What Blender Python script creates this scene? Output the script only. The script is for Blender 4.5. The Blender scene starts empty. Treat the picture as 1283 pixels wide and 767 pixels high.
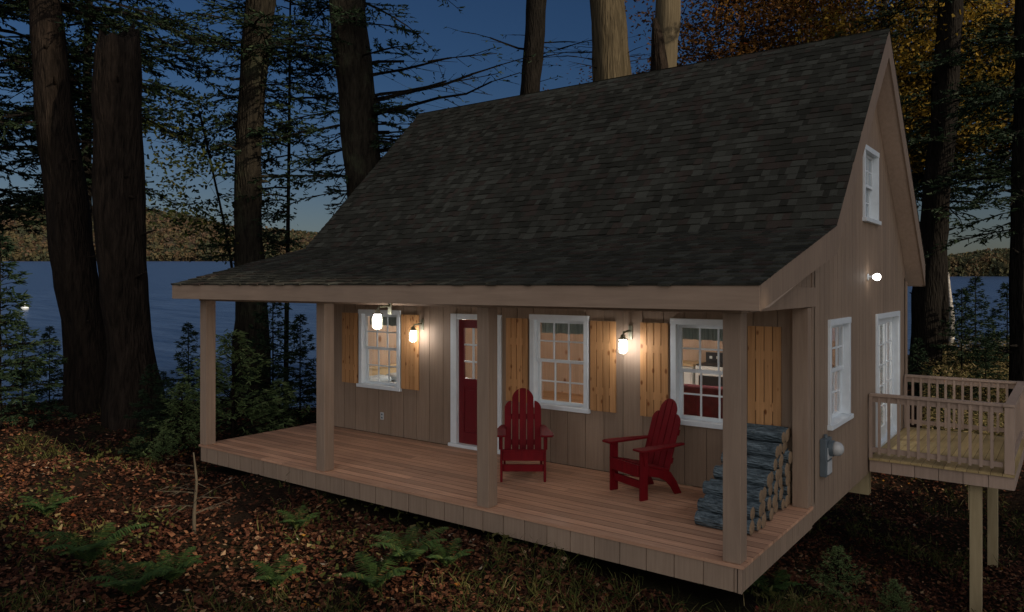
import bpy, math, random
import numpy as np
from mathutils import Vector, Matrix
random.seed(7)
R = np.random.default_rng(11)
S = bpy.context.scene
COL = S.collection
PI = math.pi
# ------------------------------------------------------------------ camera frame (used to measure positions)
CX, CY, F = 641.5, 356.0, 951.34
CAM = (2.369, -6.628, 2.5)
RX, RY = 0.80404, 0.59457           # camera right
FX, FY = -0.59457, 0.80404          # camera forward

def at(px, py, D):
    r = (px - CX) / F
    return Vector((CAM[0] + D*(r*RX + FX), CAM[1] + D*(r*RY + FY), CAM[2] - (py - CY)/F*D))

def sd(x, y):                        # lateral, depth of a world point
    a, b = x - CAM[0], y - CAM[1]
    return a*RX + b*RY, a*FX + b*FY

# ------------------------------------------------------------------ tagging
def tag(o, label=None, cat=None, group=None, kind=None):
    if label: o['label'] = label
    if cat: o['category'] = cat
    if group: o['group'] = group
    if kind: o['kind'] = kind
    return o

def empty(name, loc=(0, 0, 0), rz=0.0, label=None, cat=None, group=None):
    o = bpy.data.objects.new(name, None)
    COL.objects.link(o)
    o.location = loc
    o.rotation_euler = (0, 0, rz)
    o.empty_display_size = 0.2
    return tag(o, label, cat, group)

KIDS = {}
def link(o, parent=None):
    COL.objects.link(o)
    if parent is not None:
        o.parent = parent
        KIDS.setdefault(parent.name, []).append(o)
    return o

def copy_tree(o, parent=None):
    c = o.copy()
    link(c, parent)
    for ch in list(KIDS.get(o.name, [])):
        copy_tree(ch, c)
    return c

# ------------------------------------------------------------------ materials
MATS = {}
def nt(name):
    m = bpy.data.materials.new(name)
    m.use_nodes = True
    t = m.node_tree
    b = t.nodes['Principled BSDF']
    MATS[name] = m
    return m, t, t.nodes, t.links, b

def ramp(t, stops, interp='LINEAR'):
    r = t.nodes.new('ShaderNodeValToRGB')
    r.color_ramp.interpolation = interp
    e = r.color_ramp.elements
    while len(e) < len(stops): e.new(0.5)
    for i, (p, c) in enumerate(stops):
        e[i].position = p
        e[i].color = (c[0], c[1], c[2], 1)
    return r

def coords(t, scale, rot=(0, 0, 0), kind='Object'):
    tc = t.nodes.new('ShaderNodeTexCoord')
    mp = t.nodes.new('ShaderNodeMapping')
    mp.inputs['Scale'].default_value = scale
    mp.inputs['Rotation'].default_value = rot
    t.links.new(tc.outputs[kind], mp.inputs['Vector'])
    return mp.outputs['Vector']

def noise(t, vec, scale=1.0, detail=4, rough=0.55, dist=0.0):
    n = t.nodes.new('ShaderNodeTexNoise')
    n.inputs['Scale'].default_value = scale
    n.inputs['Detail'].default_value = detail
    n.inputs['Roughness'].default_value = rough
    n.inputs['Distortion'].default_value = dist
    if vec is not None: t.links.new(vec, n.inputs['Vector'])
    return n

def bump(t, height, b, strength=0.3, dist=0.01):
    bp = t.nodes.new('ShaderNodeBump')
    bp.inputs['Strength'].default_value = strength
    bp.inputs['Distance'].default_value = dist
    t.links.new(height, bp.inputs['Height'])
    t.links.new(bp.outputs['Normal'], b.inputs['Normal'])

def mixc(t, fac, a, b, mode='MIX'):
    m = t.nodes.new('ShaderNodeMix')
    m.data_type = 'RGBA'
    m.blend_type = mode
    for i, x in ((0, fac), (6, a), (7, b)):
        if isinstance(x, (int, float)): m.inputs[i].default_value = x
        elif isinstance(x, tuple): m.inputs[i].default_value = (x[0], x[1], x[2], 1)
        else: t.links.new(x, m.inputs[i])
    return m.outputs[2]

def attr(t, name='rnd'):
    a = t.nodes.new('ShaderNodeAttribute')
    a.attribute_name = name
    return a.outputs['Fac']

def plain(name, c, rough=0.5, metal=0.0, var=0.12, scale=(9, 9, 9), bmp=0.0):
    m, t, N, L, b = nt(name)
    v = coords(t, scale)
    n = noise(t, v, 1.0, 5)
    lo = tuple(x*(1-var) for x in c); hi = tuple(x*(1+var) for x in c)
    r = ramp(t, [(0.3, lo), (0.7, hi)])
    L.new(n.outputs['Fac'], r.inputs['Fac'])
    L.new(r.outputs['Color'], b.inputs['Base Color'])
    b.inputs['Roughness'].default_value = rough
    b.inputs['Specular IOR Level'].default_value = 0.5 if rough < 0.42 else 0.15
    b.inputs['Metallic'].default_value = metal
    if bmp: bump(t, n.outputs['Fac'], b, bmp, 0.006)
    return m

def wood(name, dark, light, grain, rough=0.6, rndmix=0.5, bmp=0.25, knots=0.0, knotcol=(0.08, 0.03, 0.01), blotch=0.5):
    """grain = scale vector; small component = along the grain"""
    m, t, N, L, b = nt(name)
    v = coords(t, grain)
    n = noise(t, v, 1.0, 6, 0.6, 0.4)
    r = ramp(t, [(0.28, dark), (0.72, light)])
    L.new(n.outputs['Fac'], r.inputs['Fac'])
    c = r.outputs['Color']
    big = noise(t, coords(t, (1.3, 1.3, 0.9)), 1.0, 4, 0.6)
    rb = ramp(t, [(0.3, (0.78, 0.78, 0.78)), (0.7, (1.15, 1.13, 1.1))])
    L.new(big.outputs['Fac'], rb.inputs['Fac'])
    c = mixc(t, blotch, c, rb.outputs['Color'], 'MULTIPLY')
    rr = ramp(t, [(0.0, (0.72, 0.72, 0.72)), (1.0, (1.22, 1.2, 1.18))])
    L.new(attr(t), rr.inputs['Fac'])
    c = mixc(t, rndmix, c, rr.outputs['Color'], 'MULTIPLY')
    if knots:
        vo = N.new('ShaderNodeTexVoronoi')
        vo.inputs['Scale'].default_value = knots
        L.new(coords(t, (1.0, 1.0, 0.55)), vo.inputs['Vector'])
        rk = ramp(t, [(0.10, (1, 1, 1)), (0.19, (0, 0, 0))])
        L.new(vo.outputs['Distance'], rk.inputs['Fac'])
        c = mixc(t, rk.outputs['Color'], c, knotcol)
    L.new(c, b.inputs['Base Color'])
    b.inputs['Roughness'].default_value = rough
    b.inputs['Specular IOR Level'].default_value = 0.2
    bump(t, n.outputs['Fac'], b, bmp, 0.004)
    return m

M_SIDING = wood('siding_stain', (0.25, 0.178, 0.127), (0.325, 0.238, 0.173), (26, 26, 1.3), 0.7, 0.28, 0.3)
M_TRIM = wood('trim_stain', (0.255, 0.18, 0.13), (0.33, 0.24, 0.175), (22, 22, 1.5), 0.65, 0.4, 0.2)
M_TRIMX = wood('trim_stain_long', (0.25, 0.178, 0.128), (0.32, 0.232, 0.17), (1.5, 22, 22), 0.65, 0.4, 0.2)
M_DECK = wood('deck_boards', (0.42, 0.225, 0.138), (0.66, 0.395, 0.26), (1.6, 30, 30), 0.6, 1.0, 0.3)
M_DECKY = wood('balcony_boards', (0.36, 0.26, 0.12), (0.50, 0.38, 0.19), (24, 1.2, 24), 0.65, 0.7, 0.3)
M_RAIL = wood('rail_stain', (0.33, 0.245, 0.19), (0.42, 0.31, 0.245), (22, 22, 2), 0.65, 0.4, 0.2)
M_POST = wood('treated_post', (0.34, 0.27, 0.15), (0.46, 0.37, 0.22), (20, 20, 1.5), 0.75, 0.4, 0.35)
M_CEDAR = wood('cedar_shutter', (0.42, 0.212, 0.085), (0.60, 0.325, 0.145), (34, 34, 1.5), 0.5, 0.6, 0.2, 8.5, (0.20, 0.07, 0.02))
M_PINE = wood('pine_paneling', (0.44, 0.295, 0.205), (0.58, 0.425, 0.315), (30, 30, 1.6), 0.5, 0.6, 0.15, 4.0, (0.2, 0.08, 0.03))
M_PINEF = wood('pine_floor', (0.36, 0.2, 0.10), (0.46, 0.27, 0.14), (1.5, 20, 20), 0.4, 0.6, 0.1)
M_PINEC = wood('pale_pine', (0.56, 0.40, 0.22), (0.68, 0.50, 0.30), (2, 20, 20), 0.5, 0.4, 0.1)
M_WHITE = plain('white_vinyl', (0.72, 0.77, 0.80), 0.4, 0, 0.05)
M_RED = plain('dark_red_paint', (0.15, 0.004, 0.008), 0.62, 0, 0.18, (14, 14, 3), 0.08)
M_DOORRED = plain('red_door_paint', (0.14, 0.007, 0.012), 0.35, 0, 0.12)
M_GREY = plain('grey_steel', (0.13, 0.16, 0.18), 0.45, 0.3, 0.1)
M_LGREY = plain('pale_grey_enamel', (0.5, 0.52, 0.53), 0.4, 0.0, 0.05)
M_DOME = plain('cloudy_meter_glass', (0.44, 0.44, 0.43), 0.15, 0.0, 0.04)
M_BRASS = plain('aged_lamp_metal', (0.34, 0.33, 0.24), 0.35, 0.6, 0.1)
M_QUILT = plain('pale_quilt', (0.62, 0.68, 0.72), 0.9, 0, 0.1, (5, 5, 5), 0.3)
M_SOFA = plain('maroon_upholstery', (0.16, 0.045, 0.055), 0.9, 0, 0.2, (12, 12, 12), 0.2)
M_BLACK = plain('black_iron', (0.02, 0.02, 0.022), 0.4, 0.2, 0.1)
M_ENAMEL = plain('white_enamel', (0.75, 0.74, 0.70), 0.25, 0, 0.03)
M_VAL = plain('sage_curtain', (0.45, 0.50, 0.45), 0.95, 0, 0.3, (60, 60, 2), 0.5)
M_PAPER = plain('picture_print', (0.55, 0.6, 0.68), 0.6, 0, 0.4, (9, 9, 9))
M_LOGEND = wood('log_cut_end', (0.17, 0.115, 0.07), (0.27, 0.19, 0.12), (30, 30, 30), 0.8, 0.6, 0.2)
M_SOFFIT = wood('soffit_lightened', (0.50, 0.375, 0.29), (0.60, 0.46, 0.365), (22, 22, 1.5), 0.7, 0.3, 0.2)  # trim stain made paler: light on the roof underside put into the colour
M_PALE = wood('pale_ceiling_board', (0.56, 0.50, 0.42), (0.66, 0.59, 0.50), (1.5, 22, 22), 0.6, 0.3, 0.1)
M_CAULK = plain('dark_joint', (0.045, 0.022, 0.014), 0.95)
M_DARKWOOD = plain('ridge_felt', (0.05, 0.05, 0.05), 0.95)

def mk_shingle():
    m, t, N, L, b = nt('asphalt_shingle')
    r = ramp(t, [(0.0, (0.025, 0.0245, 0.0195)), (0.35, (0.036, 0.0352, 0.028)), (0.6, (0.044, 0.0435, 0.035)), (0.82, (0.060, 0.060, 0.049)), (0.86, (0.037, 0.030, 0.024)), (1.0, (0.049, 0.038, 0.031))])
    L.new(attr(t), r.inputs['Fac'])
    g = noise(t, coords(t, (1, 1, 1)), 90, 3, 0.7)
    rg = ramp(t, [(0.3, (0.65, 0.65, 0.65)), (0.7, (1.3, 1.3, 1.3))])
    L.new(g.outputs['Fac'], rg.inputs['Fac'])
    g2 = noise(t, coords(t, (1, 1, 1)), 0.9, 4, 0.6)
    rg2 = ramp(t, [(0.3, (0.82, 0.82, 0.82)), (0.7, (1.15, 1.15, 1.15))])
    L.new(g2.outputs['Fac'], rg2.inputs['Fac'])
    c = mixc(t, 1.0, r.outputs['Color'], rg.outputs['Color'], 'MULTIPLY')
    c = mixc(t, 1.0, c, rg2.outputs['Color'], 'MULTIPLY')
    L.new(c, b.inputs['Base Color'])
    b.inputs['Roughness'].default_value = 0.95
    b.inputs['Specular IOR Level'].default_value = 0.06
    bump(t, g.outputs['Fac'], b, 0.5, 0.004)
    return m
M_SHINGLE = mk_shingle()

def mk_bark(name, dark, light, sc=(11, 11, 2.0), lichen=None, bstr=0.9):
    m, t, N, L, b = nt(name)
    v = coords(t, sc)
    n = noise(t, v, 1.0, 7, 0.65, 0.6)
    vo = N.new('ShaderNodeTexVoronoi'); vo.inputs['Scale'].default_value = 2.2
    L.new(v, vo.inputs['Vector'])
    r = ramp(t, [(0.3, dark), (0.68, light)])
    L.new(n.outputs['Fac'], r.inputs['Fac'])
    c = r.outputs['Color']
    if lichen:
        ln = noise(t, coords(t, (0.9, 0.9, 0.7)), 1.4, 5, 0.7)
        rl = ramp(t, [(0.52, (0, 0, 0)), (0.66, (1, 1, 1))])
        L.new(ln.outputs['Fac'], rl.inputs['Fac'])
        c = mixc(t, rl.outputs['Color'], c, lichen)
    L.new(c, b.inputs['Base Color'])
    b.inputs['Roughness'].default_value = 0.95
    b.inputs['Specular IOR Level'].default_value = 0.06
    ad = N.new('ShaderNodeMath'); ad.operation = 'ADD'
    L.new(n.outputs['Fac'], ad.inputs[0]); L.new(vo.outputs['Distance'], ad.inputs[1])
    bump(t, ad.outputs[0], b, bstr, 0.035)
    return m
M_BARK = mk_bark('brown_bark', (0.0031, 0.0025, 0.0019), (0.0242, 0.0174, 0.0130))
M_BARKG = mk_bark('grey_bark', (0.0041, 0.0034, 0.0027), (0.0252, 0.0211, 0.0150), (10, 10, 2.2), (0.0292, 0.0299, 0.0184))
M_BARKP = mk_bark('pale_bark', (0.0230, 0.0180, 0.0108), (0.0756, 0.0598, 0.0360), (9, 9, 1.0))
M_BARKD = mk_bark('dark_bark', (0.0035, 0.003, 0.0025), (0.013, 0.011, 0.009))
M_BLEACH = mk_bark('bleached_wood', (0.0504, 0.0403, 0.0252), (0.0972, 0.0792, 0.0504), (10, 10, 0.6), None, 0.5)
M_BIRCH = mk_bark('birch_bark', (0.14, 0.13, 0.12), (0.42, 0.40, 0.37), (3, 3, 9), None, 0.3)
M_LOGBARK = mk_bark('firewood_bark', (0.035, 0.05, 0.058), (0.21, 0.265, 0.295), (6, 20, 20), None, 1.0)
M_DEADTWIG = mk_bark('dead_twig', (0.03, 0.024, 0.017), (0.085, 0.07, 0.05), (9, 9, 2), None, 0.4)

def leafmat(name, stops, trans=0.35, rough=0.6):
    m, t, N, L, b = nt(name)
    r = ramp(t, stops)
    L.new(attr(t), r.inputs['Fac'])
    L.new(r.outputs['Color'], b.inputs['Base Color'])
    b.inputs['Roughness'].default_value = rough
    b.inputs['Specular IOR Level'].default_value = 0.08
    tr = N.new('ShaderNodeBsdfTranslucent')
    L.new(r.outputs['Color'], tr.inputs['Color'])
    mx = N.new('ShaderNodeMixShader'); mx.inputs[0].default_value = trans
    L.new(b.outputs[0], mx.inputs[1]); L.new(tr.outputs[0], mx.inputs[2])
    L.new(mx.outputs[0], N['Material Output'].inputs['Surface'])
    return m
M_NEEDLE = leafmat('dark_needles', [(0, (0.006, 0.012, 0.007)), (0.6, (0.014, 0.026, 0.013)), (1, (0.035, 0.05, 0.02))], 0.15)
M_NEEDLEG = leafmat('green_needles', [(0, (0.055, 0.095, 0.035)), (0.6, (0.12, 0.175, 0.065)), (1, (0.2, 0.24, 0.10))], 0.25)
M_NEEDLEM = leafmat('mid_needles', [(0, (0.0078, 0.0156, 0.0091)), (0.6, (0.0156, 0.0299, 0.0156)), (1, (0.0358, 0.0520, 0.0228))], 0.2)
M_GOLD = leafmat('yellow_leaves', [(0, (0.0714, 0.0612, 0.0165)), (0.62, (0.2244, 0.1428, 0.0204)), (0.85, (0.3468, 0.2142, 0.0331)), (1, (0.1632, 0.1734, 0.0408))], 0.4)
M_RUST = leafmat('rust_leaves', [(0, (0.026, 0.013, 0.005)), (0.58, (0.082, 0.038, 0.009)), (0.85, (0.15, 0.075, 0.014)), (1, (0.14, 0.036, 0.010))], 0.4)
M_OLIVE = leafmat('olive_leaves', [(0, (0.012, 0.02, 0.007)), (0.6, (0.035, 0.045, 0.012)), (1, (0.09, 0.08, 0.02))], 0.35)
M_FERN = leafmat('fern_green', [(0, (0.0328, 0.0592, 0.0192)), (0.7, (0.0592, 0.1080, 0.0328)), (1, (0.1296, 0.1408, 0.0376))], 0.3)
M_LITTER = leafmat('fallen_leaf', [(0, (0.0150, 0.0075, 0.0050)), (0.28, (0.0475, 0.0175, 0.0100)), (0.5, (0.1063, 0.0413, 0.0225)), (0.7, (0.1875, 0.0875, 0.0450)), (0.80, (0.2750, 0.1812, 0.1063)), (0.88, (0.1625, 0.0225, 0.0150)), (0.95, (0.2750, 0.1375, 0.0200)), (1, (0.3250, 0.2750, 0.2000))], 0.15, 0.65)
M_GRASS = leafmat('dry_grass', [(0, (0.0281, 0.0418, 0.0122)), (0.5, (0.0706, 0.0749, 0.0209)), (0.8, (0.1123, 0.0936, 0.0331)), (1, (0.2434, 0.1872, 0.0936))], 0.3)
M_FAR = leafmat('far_autumn_forest', [(0, (0.0403, 0.0471, 0.0298)), (0.22, (0.0577, 0.0614, 0.0347)), (0.40, (0.0899, 0.0719, 0.0372)), (0.6, (0.0930, 0.0589, 0.0378)), (0.78, (0.0843, 0.0614, 0.0471)), (0.9, (0.1054, 0.0843, 0.0422)), (1, (0.0273, 0.0378, 0.0285))], 0.3, 0.9)

def mk_ground():
    m, t, N, L, b = nt('forest_soil')
    n = noise(t, coords(t, (1, 1, 1)), 0.7, 8, 0.65)
    r = ramp(t, [(0.3, (0.006, 0.004, 0.003)), (0.5, (0.018, 0.011, 0.007)), (0.62, (0.020, 0.018, 0.008)), (0.75, (0.032, 0.018, 0.010))])
    L.new(n.outputs['Fac'], r.inputs['Fac'])
    n2 = noise(t, coords(t, (1, 1, 1)), 22, 4, 0.7)
    r2 = ramp(t, [(0.3, (0.5, 0.5, 0.5)), (0.75, (1.5, 1.5, 1.5))])
    L.new(n2.outputs['Fac'], r2.inputs['Fac'])
    L.new(mixc(t, 1.0, r.outputs['Color'], r2.outputs['Color'], 'MULTIPLY'), b.inputs['Base Color'])
    b.inputs['Roughness'].default_value = 0.95
    b.inputs['Specular IOR Level'].default_value = 0.06
    bump(t, n2.outputs['Fac'], b, 0.8, 0.05)
    return m
M_GROUND = mk_ground()

def mk_water():
    m, t, N, L, b = nt('lake_water')
    b.inputs['Base Color'].default_value = (0.012, 0.028, 0.065, 1)
    b.inputs['Roughness'].default_value = 0.30
    b.inputs['IOR'].default_value = 1.33
    w = noise(t, coords(t, (0.35, 1.0, 1), (0, 0, math.radians(-36.5))), 0.8, 5, 0.6)
    w2 = noise(t, coords(t, (0.06, 0.5, 1), (0, 0, math.radians(-36.5))), 1.0, 6, 0.7)
    r = ramp(t, [(0.36, (0.014, 0.030, 0.076)), (0.64, (0.044, 0.076, 0.150))])
    L.new(w2.outputs['Fac'], r.inputs['Fac'])
    L.new(r.outputs['Color'], b.inputs['Base Color'])
    bump(t, w.outputs['Fac'], b, 1.0, 0.5)
    return m
M_WATER = mk_water()

def mk_glass():
    m, t, N, L, b = nt('window_glass')
    N.remove(b)
    g = N.new('ShaderNodeBsdfGlossy'); g.inputs['Roughness'].default_value = 0.03
    g.inputs['Color'].default_value = (0.9, 0.95, 1, 1)
    tr = N.new('ShaderNodeBsdfTransparent'); tr.inputs['Color'].default_value = (0.93, 0.95, 0.95, 1)
    lw = N.new('ShaderNodeLayerWeight'); lw.inputs['Blend'].default_value = 0.5
    pw = N.new('ShaderNodeMath'); pw.operation = 'POWER'; pw.inputs[1].default_value = 5
    L.new(lw.outputs['Facing'], pw.inputs[0])
    fr = N.new('ShaderNodeMath'); fr.operation = 'MULTIPLY_ADD'; fr.inputs[1].default_value = .92; fr.inputs[2].default_value = .07
    L.new(pw.outputs[0], fr.inputs[0])
    mx = N.new('ShaderNodeMixShader')
    L.new(fr.outputs[0], mx.inputs[0]); L.new(tr.outputs[0], mx.inputs[1]); L.new(g.outputs[0], mx.inputs[2])
    L.new(mx.outputs[0], N['Material Output'].inputs['Surface'])
    return m
M_GLASS = mk_glass()

def emis(name, c, s):
    m, t, N, L, b = nt(name)
    b.inputs['Base Color'].default_value = (0.9, 0.9, 0.9, 1)
    b.inputs['Emission Color'].default_value = (c[0], c[1], c[2], 1)
    b.inputs['Emission Strength'].default_value = s
    return m
M_LAMP = emis('lit_lamp_glass', (1.0, 0.98, 0.97), 58)
M_BULB = emis('lit_small_bulb', (1.0, 0.95, 0.88), 9)
M_ROOMLAMP = emis('lit_room_globe', (1.0, 0.95, 0.90), 110)

# ------------------------------------------------------------------ mesh building
class MB:
    def __init__(s):
        s.v = []; s.f = []; s.m = []; s.r = []; s.mat = 0; s.rnd = None; s.X = None
    def _add(s, vs, fs, rnd=None):
        k = len(s.v)
        if s.X is not None: vs = [tuple(s.X @ Vector(p)) for p in vs]
        s.v += [tuple(p) for p in vs]
        q = rnd if rnd is not None else (s.rnd if s.rnd is not None else random.random())
        for f in fs:
            s.f.append(tuple(i + k for i in f)); s.m.append(s.mat); s.r.append(q)
    def box(s, x0, x1, y0, y1, z0, z1, rnd=None):
        s._add([(x0, y0, z0), (x1, y0, z0), (x1, y1, z0), (x0, y1, z0), (x0, y0, z1), (x1, y0, z1), (x1, y1, z1), (x0, y1, z1)],
               [(3, 2, 1, 0), (4, 5, 6, 7), (0, 1, 5, 4), (1, 2, 6, 5), (2, 3, 7, 6), (3, 0, 4, 7)], rnd)
    def prism(s, poly, fn, a, b, rnd=None):
        """poly of 2-D points, fn(p, q, depth)->3-D, extruded from depth a to b"""
        n = len(poly)
        vs = [fn(p, q, a) for p, q in poly] + [fn(p, q, b) for p, q in poly]
        fs = [tuple(range(n))[::-1], tuple(range(n, 2*n))] + [(i, (i+1) % n, n + (i+1) % n, n + i) for i in range(n)]
        s._add(vs, fs, rnd)
    def tube(s, pts, rad, n=8, rnd=None, cap=True, jit=0.0):
        pts = [Vector(p) for p in pts]; vs = []
        for i, p in enumerate(pts):
            d = (pts[min(i+1, len(pts)-1)] - pts[max(i-1, 0)]).normalized()
            a = d.cross(Vector((0.31, 0.95, 0.05))) if abs(d.y) < 0.9 else d.cross(Vector((1, 0, 0)))
            a.normalize(); b = d.cross(a)
            for k in range(n):
                t = 2*PI*k/n
                r = rad[i]*(1 + (random.uniform(-jit, jit) if jit else 0))
                vs.append(tuple(p + (a*math.cos(t) + b*math.sin(t))*r))
        fs = []
        for i in range(len(pts)-1):
            for k in range(n):
                fs.append((i*n+k, i*n+(k+1) % n, (i+1)*n+(k+1) % n, (i+1)*n+k))
        if cap:
            fs.append(tuple(range(n))[::-1]); fs.append(tuple(range((len(pts)-1)*n, len(pts)*n)))
        s._add(vs, fs, rnd)
    def lathe(s, prof, n=20, origin=(0, 0, 0), axis='Z', rnd=None):
        vs = []; o = Vector(origin)
        for (r, h) in prof:
            for k in range(n):
                t = 2*PI*k/n
                p = (r*math.cos(t), r*math.sin(t), h) if axis == 'Z' else (h, r*math.cos(t), r*math.sin(t))
                vs.append(tuple(o + Vector(p)))
        fs = []
        for i in range(len(prof)-1):
            for k in range(n):
                fs.append((i*n+k, i*n+(k+1) % n, (i+1)*n+(k+1) % n, (i+1)*n+k))
        fs.append(tuple(range(n))[::-1]); fs.append(tuple(range((len(prof)-1)*n, len(prof)*n)))
        s._add(vs, fs, rnd)
    def build(s, name, mats, parent=None, smooth=False, bevel=0.0, loc=None):
        me = bpy.data.meshes.new(name)
        me.from_pydata(s.v, [], s.f)
        for m in (mats if isinstance(mats, (list, tuple)) else [mats]): me.materials.append(m)
        me.polygons.foreach_set('material_index', s.m)
        me.polygons.foreach_set('use_smooth', [smooth]*len(s.f))
        a = me.attributes.new('rnd', 'FLOAT', 'FACE'); a.data.foreach_set('value', s.r)
        me.update()
        o = bpy.data.objects.new(name, me)
        if loc is not None: o.location = loc
        link(o, parent)
        if bevel:
            md = o.modifiers.new('bevel', 'BEVEL'); md.width = bevel; md.segments = 2; md.limit_method = 'ANGLE'
        return o

def mesh_np(name, V, Fc, rnd, mat, parent=None, smooth=False):
    V = np.asarray(V, np.float32); Fc = np.asarray(Fc, np.int32)
    me = bpy.data.meshes.new(name)
    k = Fc.shape[1]
    me.vertices.add(len(V)); me.vertices.foreach_set('co', V.ravel())
    me.loops.add(Fc.size); me.loops.foreach_set('vertex_index', Fc.ravel())
    me.polygons.add(len(Fc)); me.polygons.foreach_set('loop_start', np.arange(0, Fc.size, k, dtype=np.int32))
    me.polygons.foreach_set('use_smooth', [smooth]*len(Fc))
    a = me.attributes.new('rnd', 'FLOAT', 'FACE'); a.data.foreach_set('value', np.asarray(rnd, np.float32))
    me.materials.append(mat)
    me.update(calc_edges=True)
    o = bpy.data.objects.new(name, me)
    return link(o, parent)

def unit(a): return a / np.maximum(np.linalg.norm(a, axis=-1, keepdims=True), 1e-9)

def blades(P, D, Ln, W, tip=0.5):
    """quads from P along D, length Ln, width W"""
    n = len(P)
    side = unit(np.cross(D, R.normal(size=(n, 3))))
    Ln = np.asarray(Ln)[:, None]; W = np.asarray(W)[:, None]
    V = np.stack([P - side*W/2, P + side*W/2, P + D*Ln + side*W/2*tip, P + D*Ln - side*W/2*tip], 1).reshape(-1, 3)
    return V, np.arange(4*n).reshape(n, 4)

def cat(parts):
    Vs, Fs, k = [], [], 0
    for V, Fc in parts:
        Vs.append(V); Fs.append(Fc + k); k += len(V)
    return np.concatenate(Vs), np.concatenate(Fs)

# ------------------------------------------------------------------ terrain
CTRL = np.array([
    (-8.6, -0.2, -.36), (-7.3, -.2, -.34), (-6, -.2, -.33), (-4.7, -.2, -.33), (-3.4, -.2, -.33), (-2.1, -.2, -.34), (-.9, -.25, -.36), (-.1, -.2, -.42), (.9, -.5, -.75), (.25, .9, -.72), (.3, 2.2, -1.1), (.3, 3.6, -1.55),
    (-15, 1.5, -.38), (-13.5, 1.5, -.33), (-18, 7, -.9), (-11, -1, -.45), (-8, -3, -.5), (-5, -2.5, -.50), (0, -2.2, -.75), (-2.5, -2.5, -.58), (-2, -4.5, -.85),
    (1.3, 5.2, -1.98), (1.3, 7.8, -2.12), (3, 2, -1.75), (-3, 1.5, -0.5), (-6, 2, -.5), (-1.5, 3, -1.1), (-9, 9, -1.0), (0, 10, -2.0), (2, 13, -1.2), (1, 18, -.5), (-2, 22, -.3), (4, 24, .1),
    (8, 2, -1.6), (10, 12, -1.0), (3, -8, -1.3), (-6, -9, -.9), (-15, -6, -.6), (-22, 0, -.6), (12, -6, -1.4), (-5, 12, -1.6), (-12, 12, -1.6), (-8, 4, -.7), (-10.5, 1.5, -.5)])
def ground_h(x, y):
    x = np.asarray(x, float); y = np.asarray(y, float)
    d2 = (x[..., None]-CTRL[:, 0])**2 + (y[..., None]-CTRL[:, 1])**2 + 0.6
    w = d2**-1.6
    h = (w*CTRL[:, 2]).sum(-1)/w.sum(-1)
    s, D = sd(x, y)
    start = np.where(s < -2, 19.0, np.where(s > 5, 31.0, 19 + (s+2)/7*12))
    t = np.clip((D-start)/16.0, 0, 1); t = t*t*(3-2*t)
    h = h*(1-t) + (-9.0)*t
    und = 0.05*np.sin(1.7*x+0.6*y)+0.04*np.sin(2.9*y-1.1*x)+0.025*np.sin(5.1*x+3.3*y)
    return h + und
def gz(x, y): return float(ground_h(np.array([x]), np.array([y]))[0])

def build_ground():
    sv = np.concatenate([np.linspace(-110, -26, 22)[:-1], np.linspace(-26, 14, 134), np.linspace(14, 110, 26)[1:]])
    dv = np.concatenate([np.linspace(-70, 4, 24)[:-1], np.linspace(4, 34, 101), np.linspace(34, 60, 16)[1:]])
    s, d = np.meshgrid(sv, dv, indexing='ij')
    x = CAM[0] + s*RX + d*FX; y = CAM[1] + s*RY + d*FY
    V = np.stack([x, y, ground_h(x, y)], -1).reshape(-1, 3)
    nj = len(dv)
    i, j = np.meshgrid(np.arange(len(sv)-1), np.arange(nj-1), indexing='ij')
    a = (i*nj+j).ravel()
    o = mesh_np('ground', V, np.stack([a, a+nj, a+nj+1, a+1], 1), R.random(len(a)), M_GROUND, None, True)
    tag(o, kind='structure')
build_ground()

LAKE0, LAKES = -5.0, 0.035
def lake_z(D): return LAKE0 + LAKES*D
def build_lake():
    V = []
    for D, w in ((17, 60), (2900, 2600)):
        for s in (-w, w):
            V.append((CAM[0]+s*RX+D*FX, CAM[1]+s*RY+D*FY, lake_z(D)))
    o = mesh_np('lake', V, [(0, 1, 3, 2)], [0.5], M_WATER)
    tag(o, kind='structure')
build_lake()

def crest(px):
    if px < 760:
        return float(np.interp(px, [-700, -200, 0, 60, 130, 200, 250, 300, 400, 520, 760], [262, 250, 256, 254, 258, 263, 272, 284, 291, 298, 308]))
    return float(np.interp(px, [760, 1000, 1100, 1165, 1200, 1245, 1290, 1400, 1700], [330, 330, 334, 333, 328, 320, 319, 312, 300]))
def hill(name, pxs, D0, D1, crown):
    rows = 14; V = []; n = len(pxs)
    for k in range(rows):
        t = k/(rows-1)
        D = D0 + (D1-D0)*t
        for px in pxs:
            zs = lake_z(D0)
            zc = CAM[2] + (CY - crest(px) - crown)/F*D1
            zz = zs + (zc-zs)*(t**0.8) + (0 if k == 0 else 0.02*(zc-zs)*math.sin(px*0.05+k*1.3))
            if k == 0: zz -= 1
            r = (px-CX)/F
            V.append((CAM[0]+D*(r*RX+FX), CAM[1]+D*(r*RY+FY), zz))
    Fc = [(k*n+i, k*n+i+1, (k+1)*n+i+1, (k+1)*n+i) for k in range(rows-1) for i in range(n-1)]
    o = mesh_np(name, V, Fc, R.random(len(Fc)), M_FARSOIL, None, True)
    tag(o, kind='structure')
    return np.array(V).reshape(rows, n, 3)
M_FARSOIL = plain('far_hillside', (0.045, 0.036, 0.024), 0.95, 0, 0.4, (0.02, 0.02, 0.02))
HL = hill('hill', np.linspace(-700, 780, 90), 1500, 2500, 5)
HR = hill('hill', np.linspace(1020, 1700, 50), 300, 620, 4)

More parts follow.
